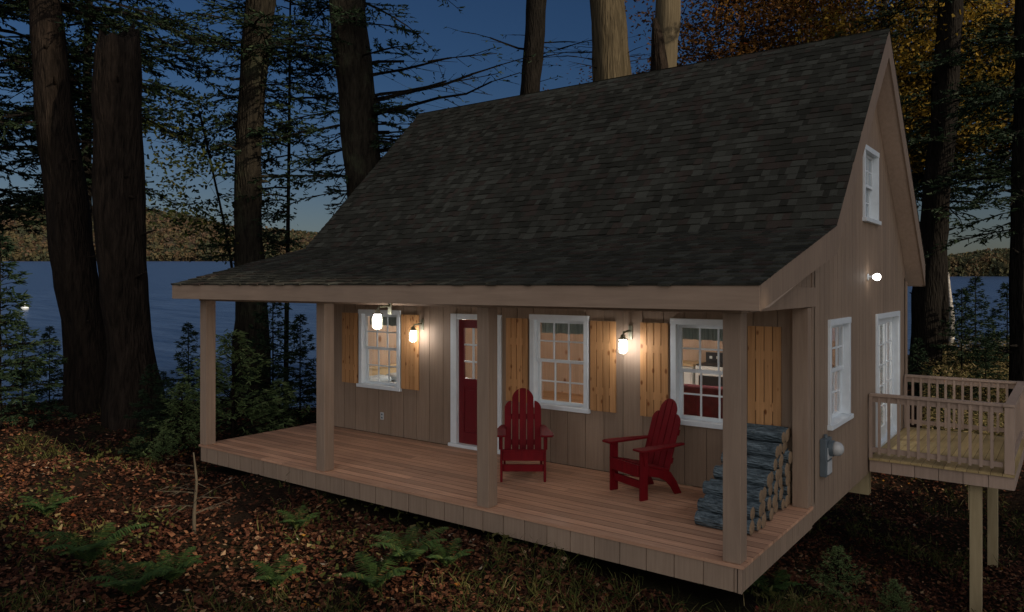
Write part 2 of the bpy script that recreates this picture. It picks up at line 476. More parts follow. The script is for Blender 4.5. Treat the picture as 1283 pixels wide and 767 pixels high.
def far_forest(name, G, n, hgt, wid, leaves, shore):
    rows, cols = G.shape[:2]
    u = R.random(n)*(cols-1.01); v = R.random(n)**0.85*(rows-1.01)
    k = int(n*shore); v[:k] = R.random(k)*0.6
    i = u.astype(int); j = v.astype(int); fu = (u-i)[:, None]; fv = (v-j)[:, None]
    B = (G[j, i]*(1-fu)+G[j, i+1]*fu)*(1-fv) + (G[j+1, i]*(1-fu)+G[j+1, i+1]*fu)*fv
    con = R.random(n) < np.where(v < 0.8, 0.35, 0.22)
    H = hgt*R.uniform(0.6, 1.3, n); Wd = wid*R.uniform(0.7, 1.3, n)*np.where(con, 0.55, 1)
    species = np.clip(0.5*np.sin(B[:, 0]*0.011+1)*np.sin(B[:, 1]*0.009)+0.45+R.normal(0, .22, n), 0.02, 0.93)
    species = np.where(con, R.uniform(0.95, 1, n), species)
    species = np.where((v < 1.5) & ~con, R.uniform(0.1, 0.6, n), species)
    m = leaves
    d = unit(R.normal(size=(n, m, 3)))
    t = R.random((n, m))
    rad = np.where(con[:, None], (1-t)*1.0, np.sqrt(np.clip(1-(2*t-1)**2, 0, 1)))*R.uniform(.55, 1, (n, m))
    ang = R.random((n, m))*2*PI
    P = B[:, None, :] + np.stack([np.cos(ang)*rad*Wd[:, None]/2, np.sin(ang)*rad*Wd[:, None]/2, H[:, None]*(0.08+0.92*t)], -1)
    sz = (Wd[:, None]*1.1/np.sqrt(m)*R.uniform(.8, 1.5, (n, m)))[..., None]
    a = unit(np.cross(d, R.normal(size=(n, m, 3)))); b = np.cross(d, a)
    V = np.stack([P-a*sz, P+b*sz*.8, P+a*sz, P-b*sz*.8], 2).reshape(-1, 3)
    rn = np.clip(species[:, None]+R.normal(0, .03, (n, m)), 0, 1).ravel()
    o = mesh_np(name, V, np.arange(len(V)).reshape(-1, 4), rn, M_FAR)
    tag(o, kind='stuff')
    return o
far_forest('far_forest', HL, 15000, 13, 11, 14, 0.12)
far_forest('far_forest', HR, 4200, 6.5, 4.6, 70, 0.2)

# ------------------------------------------------------------------ cabin
cabin = empty('cabin', (-4.3, 4.0, 0), 0, 'brown board sided cabin with dark shingle roof, covered front porch and red door', 'cabin')
OFF = Vector((4.3, -4.0, 0))        # children are modelled in world coordinates
def part(mb, name, mats, parent=None, smooth=False, bevel=0.0):
    o = mb.build(name, mats, parent or cabin, smooth, bevel)
    if parent is None: o.location = OFF
    return o

XL, XR, YF, YB = -8.55, 0.0, 2.27, 8.15
def ztop(y):                         # underside of the roof slab
    return 2.84 + (y-2.27)*0.985 if y < 5.2 else 2.84 + (5.2-2.27)*0.985 - (y-5.2)*0.985

def wall(fn, u0, u1, zb, top, opens, d_in, d_out, pitch, groove=0.010, name='wall', mat=None, start=0.0):
    """vertical boards with real grooves over a backing sheet. fn(u, z, d)->3-D; d outward"""
    mb = MB()
    edges = [u0]
    x = u0 + start
    while x < u1 - 0.02:
        if x > u0 + 0.02: edges.append(x)
        x += pitch
    edges.append(u1)
    br = sorted(set(edges + [o[0] for o in opens] + [o[1] for o in opens] + ([5.2] if (u0 < 5.2 < u1 and top(5.2) > 4) else [])))
    br = [b for b in br if u0 <= b <= u1]
    E = set(edges); rb = 0.5
    for a, b in zip(br[:-1], br[1:]):
        if a in E: rb = random.random()
        g0 = a + (groove/2 if a in E and a != u0 else 0); g1 = b - (groove/2 if b in E and b != u1 else 0)
        mid = (a+b)/2
        holes = sorted((o[2], o[3]) for o in opens if o[0] < mid < o[1])
        z = zb
        spans = []
        for h in holes:
            if h[0] > z: spans.append((z, h[0]))
            z = max(z, h[1])
        spans.append((z, None))
        for lo, hi in spans:
            if g1 - g0 > 0.003:
                t0 = hi if hi is not None else top(g0); t1 = hi if hi is not None else top(g1)
                if min(t0, t1) > lo: mb.prism([(g0, lo), (g1, lo), (g1, t1), (g0, t0)], fn, d_out-0.012, d_out, rb)
            t0 = hi if hi is not None else top(a); t1 = hi if hi is not None else top(b)
            if min(t0, t1) > lo: mb.prism([(a, lo), (b, lo), (b, t1-0.001), (a, t0-0.001)], fn, d_in, d_out-0.0125, rb*0.8)
    return part(mb, name, mat or M_SIDING)

f_front = lambda u, z, d: (u, YF-d, z)
f_gable = lambda u, z, d: (XR+d, u, z)
f_left = lambda u, z, d: (XL-d, u, z)
f_back = lambda u, z, d: (u, YB+d, z)

WINS = [(-7.45, -6.47), (-3.88, -2.91), (-1.71, -0.76)]
WZ0, WZ1 = 0.75, 2.07
op_front = [(a+.04, b-.04, WZ0+.03, WZ1-.04) for a, b in WINS] + [(-5.33, -4.43, 0.0, 2.0)]
op_gable = [(2.99, 3.95, WZ0+.03, WZ1-.04), (5.74, 7.46, 0.03, 2.0), (4.86, 5.74, 3.42, 4.42)]
wall(f_front, XL, XR, -0.0, lambda u: 2.80, op_front, -0.10, 0.0, 0.287, start=0.13)
wall(f_gable, YF, YB, -0.22, ztop, op_gable, -0.10, 0.0, 0.203, start=0.12)
wall(f_left, YF, YB, -0.22, ztop, [], -0.10, 0.0, 0.287)
wall(f_back, XL, XR, -0.22, lambda u: 2.6, [], -0.10, 0.0, 0.287)
# pine lining inside, floor, loft ceiling
wall(f_front, XL+.1, XR-.1, 0.02, lambda u: 2.24, op_front, -0.125, -0.102, 0.14, 0.006, 'interior_paneling', M_PINE)
wall(f_gable, YF+.13, YB-.1, 0.02, lambda u: 2.24, op_gable[:2], -0.125, -0.102, 0.14, 0.006, 'interior_paneling', M_PINE)
wall(f_left, YF+.13, YB-.1, 0.02, lambda u: 2.24, [], -0.125, -0.102, 0.14, 0.006, 'interior_paneling', M_PINE)
wall(f_back, XL+.13, XR-.13, 0.02, lambda u: 2.24, [], -0.125, -0.102, 0.14, 0.006, 'interior_paneling', M_PINE)
mb = MB()
for i in range(40):
    y = YF+.1+i*0.1415
    mb.box(XL+.13, XR-.13, y, y+.139, -0.02, 0.02)
part(mb, 'interior_floor', M_PINEF)
mb = MB()
for i in range(40):
    y = YF+.1+i*0.1415
    mb.box(XL+.1, XR-.1, y, y+.139, 2.25, 2.29)
part(mb, 'loft_floor', M_PINEC)
# pine lining behind the loft window
mb = MB(); mb.box(-1.3, -1.27, 3.6, 6.8, 2.3, 4.1, 0.5); part(mb, 'loft_partition', M_PINE)

# corner boards
mb = MB()
mb.box(XR-.02, XR+.022, YB-.02, YB+.10, -.22, 2.55)
part(mb, 'corner_trim', M_TRIM, bevel=0.004)
mb = MB()
mb.box(-0.175, -0.004, YF-.155, YF-.003, 0.0, 2.235)            # half column where the porch meets the wall
part(mb, 'corner_trim', M_TRIM, bevel=0.004)
mb = MB(); mb.box(-.06, .005, YF-.014, YF+.05, -.221, 2.80); part(mb, 'corner_trim', M_SIDING)
mb = MB(); mb.box(XL+.001, XL+.12, YF-.03, YF-.002, 0.0, 2.24); part(mb, 'corner_trim', M_TRIM)

# porch floor
mb = MB()
nb = 16; w = (YF+0.0)/nb
for i in range(nb):
    y = -0.02 + i*w
    xs = [XL-.05] + sorted(random.uniform(XL+1.2, XR-1.0) for _ in range(2)) + [XR+.02]
    for xa, xb in zip(xs[:-1], xs[1:]):
        mb.box(xa+(.003 if xa > XL else 0), xb-(.003 if xb < XR else 0), y+.008, min(y+w-.008, YF-.004), -0.03, 0.0)
mb.mat = 1
for i in range(1, nb): mb.box(XL-.045, XR+.015, -.02+i*w-.0075, -.02+i*w+.0075, -.028, -.0025)
part(mb, 'porch_floor', [M_DECK, M_CAULK])
# skirts (same board siding)
def skirt(fn, u0, u1, zb, zt, d, pitch, start):
    return wall(fn, u0, u1, zb, lambda u: zt, [], d-.04, d, pitch, 0.010, 'skirt_board', M_SIDING, start)
skirt(lambda u, z, d: (u, -d, z), XL-.05, XR+.0, -.25, -.031, 0.0, 0.287, 0.21)
skirt(f_gable, 0.0, YF-.001, -.25, -.031, 0.0, 0.203, 0.1)
skirt(f_left, 0.0, YF-.001, -.25, -.031, 0.05, 0.287, 0.1)
mb = MB(); mb.box(XR-.03, XR+.006, -.006, .02, -.251, -.032); part(mb, 'corner_trim', M_TRIM)
# joists / floor beams and piers below the house
mb = MB()
mb.box(-8.3, -0.02, 5.30, 5.46, -.56, -.222)
part(mb, 'floor_beam', M_POST)
mb = MB()
mb.box(-8.3, -0.5, 2.5, 2.66, -.56, -.222)
part(mb, 'floor_beam', M_POST)
for x in (-7.9, -5.4, -2.9):
    for y in (2.58, 5.38):
        mb = MB(); mb.box(x-.09, x+.09, y-.09, y+.09, gz(x, y)-.3, -.561); part(mb, 'pier', M_POST)

# porch posts, beams
for i, x in enumerate((XL+.03, -5.73, -2.95, -0.095)):
    mb = MB(); mb.box(x-.083, x+.083, 0.012, 0.178, 0.001, 2.239); part(mb, 'porch_post', M_TRIM, bevel=0.006)
mb = MB(); mb.box(XL-.06, XR-.001, -.0, .19, 2.24, 2.40); part(mb, 'beam', M_TRIMX)
mb = MB(); mb.box(-.19, 0.012, .191, YF+.14, 2.243, 2.46); part(mb, 'beam', M_TRIM, bevel=0.003)
mb = MB(); mb.box(XL-.05, XL+.14, .191, YF-.03, 2.243, 2.46); part(mb, 'beam', M_TRIM)
n = 12
for X0, X1 in ((-.07, -.01), (XL, XL+.06)):                     # siding in the porch gable triangles
    mb = MB()
    for i in range(n):
        y0 = .02 + i*(YF-.03)/n; y1 = .02 + (i+1)*(YF-.03)/n
        mb.prism([(y0+.004, 2.41), (y1-.004, 2.41), (y1-.004, 2.36+.234*y1), (y0+.004, 2.36+.234*y0)], lambda p, q, d: (d, p, q), X0, X1)
    part(mb, 'porch_gable', M_SIDING)
mb = MB()
for i in range(14):
    y = .2 + i*.146
    mb.box(XL+.15, XR-.2, y+.002, y+.144, 2.37, 2.385)
part(mb, 'porch_ceiling', M_PALE)

# roof slab + shingles
prof_top = [(-.30, 2.49), (2.23, 3.125), (5.2, 6.095), (8.45, 2.845)]
prof_bot = [(-.30, 2.285), (0.0, 2.30), (2.27, 2.845), (5.2, 5.73), (8.45, 2.48)]
mb = MB()
RXL, RXR = -8.80, 0.245
fnx = lambda p, q, d: (d, p, q)
def slab(a, b, c, d_):
    mb.prism([a, b, c, d_], fnx, RXL, RXR)
slab((-.30, 2.49), (-.30, 2.285), (0.0, 2.30), (0.0, 2.565))
slab((0.0, 2.565), (0.0, 2.30), (2.25, 2.842), (2.25, 3.145))
slab((2.25, 3.145), (2.25, 2.842), (5.2, 5.73), (5.2, 6.095))
slab((5.2, 6.095), (5.2, 5.73), (8.45, 2.48), (8.45, 2.845))
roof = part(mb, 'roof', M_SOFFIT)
def rake(x0, x1, name='rake_board'):
    mb = MB()
    D = 0.004
    for (a, b, c, d_) in (((-.305, 2.494), (-.305, 2.275), (2.245, 2.832), (2.245, 3.15)),
                          ((2.25, 3.15), (2.25, 2.832), (5.198, 5.718), (5.198, 6.10)),
                          ((5.202, 6.10), (5.202, 5.718), (8.46, 2.46), (8.46, 2.845))):
        mb.prism([a, b, c, d_], fnx, x0, x1, 0.22)
    o = mb.build(name, M_TRIM, roof)
    return o
rake(RXR+.001, RXR+.024); rake(RXL-.024, RXL-.001)
mb = MB(); mb.box(RXL-.024, RXR+.024, -.322, -.306, 2.275, 2.492); mb.build('fascia', M_TRIMX, roof, bevel=0.003)
mb = MB(); mb.box(RXL, RXR, 8.461, 8.485, 2.46, 2.84); mb.build('fascia', M_TRIMX, roof)

def shingles(p0, p1, n, X0, X1, mb):
    (y0, z0), (y1, z1) = p0, p1
    L = math.hypot(y1-y0, z1-z0); ey, ez = (y1-y0)/L, (z1-z0)/L
    ny, nz = (-ez, ey) if ey > 0 else (ez, -ey)
    e = L/n
    for k in range(n):
        x = X0 - random.uniform(0, .2); a = k*e
        while x < X1:
            w = random.choice((.08, .10, .12, .15, .18)) * random.uniform(.9, 1.1)
            xa, xb = max(x, X0), min(x+w, X1)
            x += w
            if xb - xa < .01: continue
            th = random.uniform(.010, .020) + (.006 if random.random() < .4 else 0)
            d0 = random.choice((0, 0, 0.0, .018))
            q = random.random()
            def pt(xx, s, h): return (xx, y0+ey*s+ny*h, z0+ez*s+nz*h)
            s0, s1 = a - d0 - .004, a+e+.03
            mb._add([pt(xa, s0, th), pt(xb, s0, th), pt(xb, s1, .004), pt(xa, s1, .004), pt(xa, s0, 0), pt(xb, s0, 0)],
                    [(0, 1, 2, 3), (4, 5, 1, 0), (0, 3, 4), (1, 5, 2)], q)
mb = MB()
shingles((-.332, 2.489), (2.23, 3.142), 18, RXL-.032, RXR+.03, mb)
shingles((2.225, 3.148), (5.2, 6.105), 33, RXL-.032, RXR+.03, mb)
shingles((8.50, 2.83), (5.2, 6.105), 33, RXL-.032, RXR+.03, mb)
mb.build('shingles', M_SHINGLE, roof)
mb = MB()
x = RXL-.04
while x < RXR+.03:
    w = .20
    q = random.random()
    xb = min(x+w+.05, RXR+.036)
    mb._add([(x, 5.06, 5.985), (xb, 5.06, 5.975), (xb, 5.2, 6.118), (x, 5.2, 6.128), (xb, 5.34, 5.975), (x, 5.34, 5.985)], [(0, 1, 2, 3), (3, 2, 4, 5)], q)
    x += w
mb.build('ridge_cap', M_SHINGLE, roof)

# windows
def window(fn, u0, u1, z0, z1, cols=3, rows=2, val=True, proud=0.03):
    mb = MB()
    def bx(m, a, b, c, d_, e, f, rnd=0.5):
        m.prism([(a, c), (b, c), (b, d_), (a, d_)], fn, e, f, rnd)
    t = .075
    bx(mb, u0, u0+t, z0+.06, z1-t-.001, -.10, proud); bx(mb, u1-t, u1, z0+.06, z1-t-.001, -.10, proud)
    bx(mb, u0-.004, u1+.004, z1-t, z1, -.10, proud+.006)
    win = part(mb, 'window', M_WHITE, bevel=0.004)
    mb = MB(); bx(mb, u0-.025, u1+.025, z0, z0+.058, -.10, proud+.03); mb.build('sill', M_WHITE, win, bevel=0.004)
    a0, a1, c0, c1 = u0+t+.001, u1-t-.001, z0+.059, z1-t-.002
    mid = (c0+c1)/2
    for (b0, b1, d0) in ((mid-.005, c1, -.045), (c0, mid+.035, -.080)):
        mb = MB(); s = .042
        bx(mb, a0, a0+s, b0, b1, d0-.03, d0); bx(mb, a1-s, a1, b0, b1, d0-.03, d0)
        bx(mb, a0+s, a1-s, b0, b0+s, d0-.03, d0); bx(mb, a0+s, a1-s, b1-s, b1, d0-.03, d0)
        for k in range(1, cols):
            x = a0+s+(a1-a0-2*s)*k/cols; bx(mb, x-.010, x+.010, b0+s, b1-s, d0-.024, d0-.004)
        for k in range(1, rows):
            z = b0+s+(b1-b0-2*s)*k/rows; bx(mb, a0+s, a1-s, z-.010, z+.010, d0-.022, d0-.006)
        mb.build('sash', M_WHITE, win)
        mb = MB(); bx(mb, a0+s-.002, a1-s+.002, b0+s-.002, b1-s+.002, d0-.016, d0-.013); mb.build('pane', M_GLASS, win)
    if val:
        mb = MB(); n = 26; zt, zb = z1-.03, z1-.27
        pts = [(a0+.0+(a1-a0)*i/n, 0.014*math.sin(i*2.4)) for i in range(n+1)]
        vs = []
        for (u, d_) in pts: vs += [fn(u, zt, -.165+d_), fn(u, zb+random.uniform(-.006, .006), -.165+d_*1.5)]
        mb._add(vs, [(2*i, 2*i+2, 2*i+3, 2*i+1) for i in range(n)])
        mb.build('valance', M_VAL, win, True)
    return win
for a, b in WINS: window(f_front, a, b, WZ0, WZ1)
window(f_gable, 2.95, 3.99, WZ0, WZ1, val=False)
window(f_gable, 4.82, 5.78, 3.38, 4.46, val=False)

# shutters (cedar boards with two battens flush behind the gaps)
def shutter(x0, x1):
    mb = MB(); n = 4; w = (x1-x0)/n
    for i in range(n):
        mb.box(x0+i*w+.005, x0+(i+1)*w-.005, YF-.03, YF-.012, .80, 2.005)
    for z in (1.62, 1.02): mb.box(x0+.006, x1-.006, YF-.0295, YF-.005, z, z+.10)
    part(mb, 'shutter', M_CEDAR)
for (a, b) in WINS:
    shutter(a-.425, a-.03); shutter(b+.03, b+.425)

# front door
def front_door():
    mb = MB(); y0, y1 = YF-.035, YF+.09
    mb.box(-5.37, -5.25, y0, y1, .055, 2.045); mb.box(-4.49, -4.39, y0, y1, .055, 2.045); mb.box(-5.249, -4.491, y0+.004, y1, 1.965, 2.045)
    fr = part(mb, 'front_door', M_WHITE, bevel=0.004)
    mb = MB(); mb.box(-5.40, -4.37, YF-.06, YF+.09, 0.002, .052); mb.build('threshold', M_WHITE, fr, bevel=0.004)
    mb = MB(); X0, X1, Z0, Z1 = -5.235, -4.505, .06, 1.955; ya, yb = YF+.01, YF+.05
    mb.box(X0, X0+.10, ya, yb, Z0, Z1); mb.box(X1-.10, X1, ya, yb, Z0, Z1)
    mb.box(X0+.1, X1-.1, ya, yb, 1.83, Z1); mb.box(X0+.1, X1-.1, ya, yb, .93, 1.06); mb.box(X0+.1, X1-.1, ya, yb, Z0, .24)
    mb.box(X0+.10, X1-.10, ya+.012, yb, .24, .93)
    for a, b in ((X0+.14, (X0+X1)/2-.03), ((X0+X1)/2+.03, X1-.14)): mb.box(a, b, ya+.004, ya+.02, .29, .88)
    mb.build('door_leaf', M_DOORRED, fr, bevel=0.004)
    mb = MB(); a, b = X0+.10, X1-.10
    for k in (1, 2):
        x = a+(b-a)*k/3; mb.box(x-.012, x+.012, ya+.006, yb-.006, 1.06, 1.83)
        z = 1.06+.77*k/3; mb.box(a, b, ya+.008, yb-.008, z-.012, z+.012)
    mb.build('muntins', M_WHITE, fr)
    mb = MB(); mb.box(a, b, ya+.018, ya+.022, 1.06, 1.83); mb.build('pane', M_GLASS, fr)
    mb = MB(); mb.lathe([(.028, 0), (.028, .008), (.011, .012), (.011, .045), (.026, .05), (.03, .065), (.02, .08)], 16, (0, 0, 0))
    k = mb.build('handle', M_BRASS, fr, True); k.location = (X1-.05, ya-.001, .95); k.rotation_euler = (PI/2, 0, 0)
front_door()

# glazed door onto the balcony
def glass_door():
    Y0, Y1, Z0, Z1 = 5.68, 7.52, .03, 2.05
    mb = MB()
    def bx(m, a, b, c, d_, e, f): m.prism([(a, c), (b, c), (b, d_), (a, d_)], f_gable, e, f, .5)
    bx(mb, Y0, Y0+.08, Z0, Z1, -.11, .028); bx(mb, Y1-.08, Y1, Z0, Z1, -.11, .028); bx(mb, Y0+.08, Y1-.08, Z1-.08, Z1, -.11, .028); bx(mb, Y0+.08, Y1-.08, Z0, Z0+.04, -.11, .03)
    fr = part(mb, 'glass_door', M_WHITE, bevel=0.004)
    mid = (Y0+Y1)/2
    for a, b, d0 in ((Y0+.081, mid+.04, -.035), (mid-.03, Y1-.081, -.075)):
        mb = MB(); s = .09
        bx(mb, a, a+s, Z0+.041, Z1-.081, d0-.035, d0); bx(mb, b-s, b, Z0+.041, Z1-.081, d0-.035, d0)
        bx(mb, a+s, b-s, Z0+.041, Z0+.24, d0-.035, d0); bx(mb, a+s, b-s, Z1-.18, Z1-.081, d0-.035, d0)
        for k in range(1, 5):
            z = Z0+.24+(Z1-Z0-.42)*k/5; bx(mb, a+s, b-s, z-.01, z+.01, d0-.025, d0-.006)
        x = (a+b)/2; bx(mb, x-.01, x+.01, Z0+.24, Z1-.18, d0-.027, d0-.004)
        mb.build('door_leaf', M_WHITE, fr)
        mb = MB(); bx(mb, a+s, b-s, Z0+.24, Z1-.18, d0-.017, d0-.014); mb.build('pane', M_GLASS, fr)
glass_door()

# ------------------------------------------------------------------ things fixed to the cabin
def jar_lamp(loc, rz, label, mat=M_LAMP):
    """jar lamp; its back plate is at +Y of the globe"""
    t = empty('porch_lamp', loc, rz, label, 'lamp', 'jar lamps along the porch')
    mb = MB(); mb.lathe([(.026, -.14), (.038, -.134), (.043, -.12), (.043, -.005), (.040, 0)], 20); mb.build('globe', mat, t, True)
    mb = MB(); mb.lathe([(.043, .0125), (.043, .0298)], 20); mb.build('glass_collar', mat, t)
    mb = MB(); mb.lathe([(.056, .0), (.056, .012), (.052, .0122)], 20); mb.lathe([(.07, .030), (.068, .036), (.035, .05), (.03, .085), (.02, .09)], 20)
    mb.tube([(0, 0, .08), (0, .03, .12), (0, .195, .13)], [.014, .014, .014], 8)
    mb.build('cap', M_BRASS, t, True)
    mb = MB(); mb.box(-.03, .03, .195, .218, .02, .20); mb.build('back_plate', M_BRASS, t, bevel=.006)
    mb = MB()
    for k in range(4):
        a = k*PI/2+PI/4
        mb.tube([(.062*math.cos(a), .062*math.sin(a), .01), (.062*math.cos(a), .062*math.sin(a), -.13), (.01*math.cos(a), .01*math.sin(a), -.16)], [.003]*3, 5)
    mb.build('wire_guard', M_BRASS, t)
    return t
jar_lamp((-5.98, YF-.22, 1.74), 0, 'lit jar lamp on the wall between the shuttered left window and the red door')
jar_lamp((-2.28, YF-.22, 1.76), 0, 'lit jar lamp on the wall between the two larger shuttered windows')
jar_lamp((-4.39, -.22, 2.105), 0, 'lit jar lamp hanging highest, on the outer porch beam in front of the left window')

t = empty('gable_lamp', (0.0, 5.13, 2.60), 0, 'small round lit bulb high on the side wall above the glazed balcony door', 'lamp')
mb = MB(); mb.lathe([(.05, .001), (.05, .012), (.022, .018), (.022, .055), (.03, .06), (.03, .075)], 16, (0, 0, 0), 'X'); mb.build('base', M_WHITE, t, True)
mb = MB(); mb.lathe([(.02, .076), (.042, .095), (.052, .125), (.045, .155), (.02, .172)], 16, (0, 0, 0), 'X'); mb.build('bulb', M_BULB, t, True)

t = empty('electric_meter', (0.001, 2.70, .50), 0, 'grey electric meter with round glass dome on the side wall by the porch corner', 'electric meter')
mb = MB(); mb.box(0, .075, -.13, .13, -.235, .20); mb.build('meter_box', M_GREY, t, bevel=.008)
mb = MB(); mb.box(.0755, .085, -.09, .10, -.04, .10); mb.box(.0755, .085, -.09, .10, -.215, -.065); mb.build('cover_plate', M_LGREY, t, bevel=.004)
mb = MB(); mb.lathe([(.090, .076), (.093, .082), (.093, .125), (.086, .13)], 28, (0, .01, .085), 'X'); mb.build('meter_ring', M_GREY, t)
mb = MB(); mb.lathe([(.084, .131), (.085, .155), (.078, .19), (.06, .215), (.033, .232), (.01, .236)], 28, (0, .01, .085), 'X'); mb.build('glass_dome', M_DOME, t, True)
mb = MB(); mb.lathe([(.022, .2), (.022, .24)], 12, (.035, 0, 0)); mb.build('conduit_hub', M_GREY, t)

t = empty('wall_outlet', (-6.90, YF-.001, .30), 0, 'small pale electric outlet low on the front wall beneath the left window', 'outlet')
mb = MB(); mb.box(-.038, .038, -.01, 0, -.06, .06); mb.build('cover_plate', M_LGREY, t, bevel=.003)
for z in (.012, -.042):
    mb = MB(); mb.box(-.017, .017, -.0125, -.0102, z, z+.03); mb.build('socket', M_GREY, t)

# ------------------------------------------------------------------ balcony
def balcony():
    B = empty('balcony', (0.9, 6.6, 0), 0, 'railed wooden balcony on tall posts at the side of the cabin', 'balcony')
    o = Vector((-.9, -6.6, 0))
    def bp(mb, name, mat, bev=0.0):
        q = mb.build(name, mat, B, False, bev); q.location = o; return q
    X0, X1, Y0, Y1 = .024, 1.76, 5.13, 8.05
    mb = MB(); n = 13; w = (X1-X0)/n
    for i in range(n): mb.box(X0+i*w+.003, X0+(i+1)*w-.003, Y0-.03, Y1, -.005, .025)
    mb.mat = 1
    for i in range(1, n): mb.box(X0+i*w-.0028, X0+i*w+.0028, Y0-.027, Y1-.003, -.003, .0215)
    bp(mb, 'deck_boards', [M_DECKY, M_CAULK])
    mb = MB()
    n = 6; w = (X1-X0)/n
    for i in range(n): mb.box(X0+i*w+.004, X0+(i+1)*w-.004, Y0, Y0+.03, -.175, -.006)
    mb.box(X0, X1-.01, Y0+.032, Y0+.06, -.17, -.01)
    n = 10; w = (Y1-Y0)/n
    for i in range(n): mb.box(X1-.03, X1, Y0+.031+i*w, Y0+.03+(i+1)*w-.008, -.175, -.006)
    mb.box(X0, X1-.03, Y1-.03, Y1-.001, -.175, -.006)
    bp(mb, 'rim_board', M_RAIL)
    for y in (5.24, 7.8):
        mb = MB(); mb.box(X0, X1-.06, y, y+.035, -.168, -.008); bp(mb, 'girder', M_POST)
    for y in (5.28, 7.66):
        x = 1.31 if y < 6 else 1.33
        g = gz(x, y)
        mb = MB(); mb.box(x-.07, x+.07, y, y+.14, g-.4, -.178); mb.box(x-.085, x-.071, y+.01, y+.13, -.55, -.18)
        bp(mb, 'support_post', M_POST, .004)
    def run(p, q, name='railing'):
        (xa, ya), (xb, yb) = p, q
        L = math.hypot(xb-xa, yb-ya); alongx = abs(xb-xa) > abs(yb-ya)
        mb = MB()
        def bar(a0, a1, off0, off1, z0, z1):
            if alongx: mb.box(xa+a0, xa+a1, ya+off0, ya+off1, z0, z1)
            else: mb.box(xa+off0, xa+off1, ya+a0, ya+a1, z0, z1)
        bar(0, L, -.055, .055, .90, .935); bar(0, L, -.02, .02, .815, .898); bar(0, L, -.02, .02, .10, .165)
        n = int(L/.118)
        for i in range(1, n):
            a = L*i/n; bar(a-.018, a+.018, -.039, -.0205, .08, .895)
        bp(mb, name, M_RAIL)
    run((X0+.002, Y0+.055), (X1-.13, Y0+.055)); run((X0+.002, Y1-.06), (X1-.13, Y1-.06)); run((X1-.055, Y0+.14), (X1-.055, Y1-.14))
    for y in (Y0+.055, Y1-.06):
        mb = MB(); mb.box(X1-.115, X1-.005, y-.055, y+.055, .026, .90); mb.box(X1-.129, X1+.005, y-.07, y+.08, .901, .937); bp(mb, 'corner_post', M_RAIL, .004)
    for y in (Y0+.055, Y1-.06):
        mb = MB(); mb.box(X0, X0+.04, y-.07, y-.041, .026, .895); bp(mb, 'wall_post', M_RAIL)
balcony()

# ------------------------------------------------------------------ adirondack chairs
def make_chair(label):
    T = empty('porch_chair', (0, 0, 0), 0, label, 'chair', 'red slatted armchairs on the porch')
    yz = lambda p, q, d: (d, p, q)
    for s in (-1, 1):
        mb = MB(); x = s*.275
        mb.prism([(-.06, 0), (.05, 0), (.05, .575), (-.06, .575)], yz, x-.015, x+.015, .5); mb.build('front_leg', M_RED, T, bevel=.004)
        mb = MB(); x = s*.243
        up = [(-.055, .39), (.1, .36), (.25, .32), (.36, .30), (.43, .27), (.52, .15), (.60, 0)]
        lo = [(.50, 0), (.44, .09), (.36, .17), (.25, .225), (.1, .26), (-.055, .275)]
        mb.prism(up+lo, yz, x-.014, x+.014, .5); mb.build('rear_leg', M_RED, T, bevel=.003)
        mb = MB()
        pl = [(.215, -.12), (.36, -.12), (.385, -.07), (.385, .05), (.355, .25), (.315, .50), (.29, .62), (.235, .62), (.225, .3)]
        c = []
        for i, (a, b) in enumerate(pl): c.append((s*a, b))
        mb.prism(c if s > 0 else c[::-1], lambda p, q, d: (p, q, d), .577, .602, .5); mb.build('armrest', M_RED, T, bevel=.006)
        mb = MB(); x = s*.299
        mb.prism([(-.04, .576), (.04, .576), (.01, .40), (-.01, .40)], yz, x-.008 if s > 0 else x-.008, x+.008, .5); mb.build('arm_bracket', M_RED, T)
    mb = MB(); mb.box(-.258, .258, -.085, -.061, .275, .392); mb.build('apron', M_RED, T, bevel=.003)
    mb = MB(); mb.box(-.259, .259, -.02, .006, .125, .215); mb.build('stretcher', M_RED, T, bevel=.003)
    mb = MB()
    sl = [(-.085, .393), (.02, .380), (.12, .358), (.22, .332), (.31, .312)]
    for y, z in sl:
        mb.prism([(y, z), (y+.088, z-.020), (y+.088, z-.001), (y, z+.02)], yz, -.262, .262, .5)
    mb.build('seat', M_RED, T, bevel=.003)
    # backrest: slats in the plane through (y .37, z .27), leaning back
    lean = math.radians(18); e = (math.sin(lean), math.cos(lean)); nrm = (math.cos(lean), -math.sin(lean))
    bf = lambda x, tt, d: (x, .385+e[0]*tt+nrm[0]*d, .25+e[1]*tt+nrm[1]*d)
    def top(x):
        x = abs(x)
        if x <= .1485: return .70 + .185*math.sqrt(max(0, 1-(x/.152)**2))
        return .57 + .145*math.sqrt(max(0, 1-((x-.1485)/.106)**2))
    mb = MB()
    for c in (-.2, -.1, 0, .1, .2):
        n = 9; w = .0445
        xs = [c-w+2*w*i/n for i in range(n+1)]
        mb.prism([(xs[0], 0), (xs[-1], 0)] + [(x, top(x)) for x in xs[::-1]], bf, 0, .018, .5)
    mb.build('backrest', M_RED, T, bevel=.003)
    for tt in (.13, .47):
        mb = MB(); mb.prism([(-.245, tt), (.245, tt), (.245, tt+.07), (-.245, tt+.07)], bf, .0185, .04, .5); mb.build('back_rail', M_RED, T)
    return T
ch = make_chair('dark red slatted armchair facing outward between the door and the middle window')
ch.location = (-3.245, 1.20, .001); ch.rotation_euler = (0, 0, math.radians(36))
c2 = copy_tree(ch); c2['label'] = 'dark red slatted armchair turned sideways, nearer the woodpile'
c2.location = (-1.87, 1.43, .001); c2.rotation_euler = (0, 0, math.radians(-23))

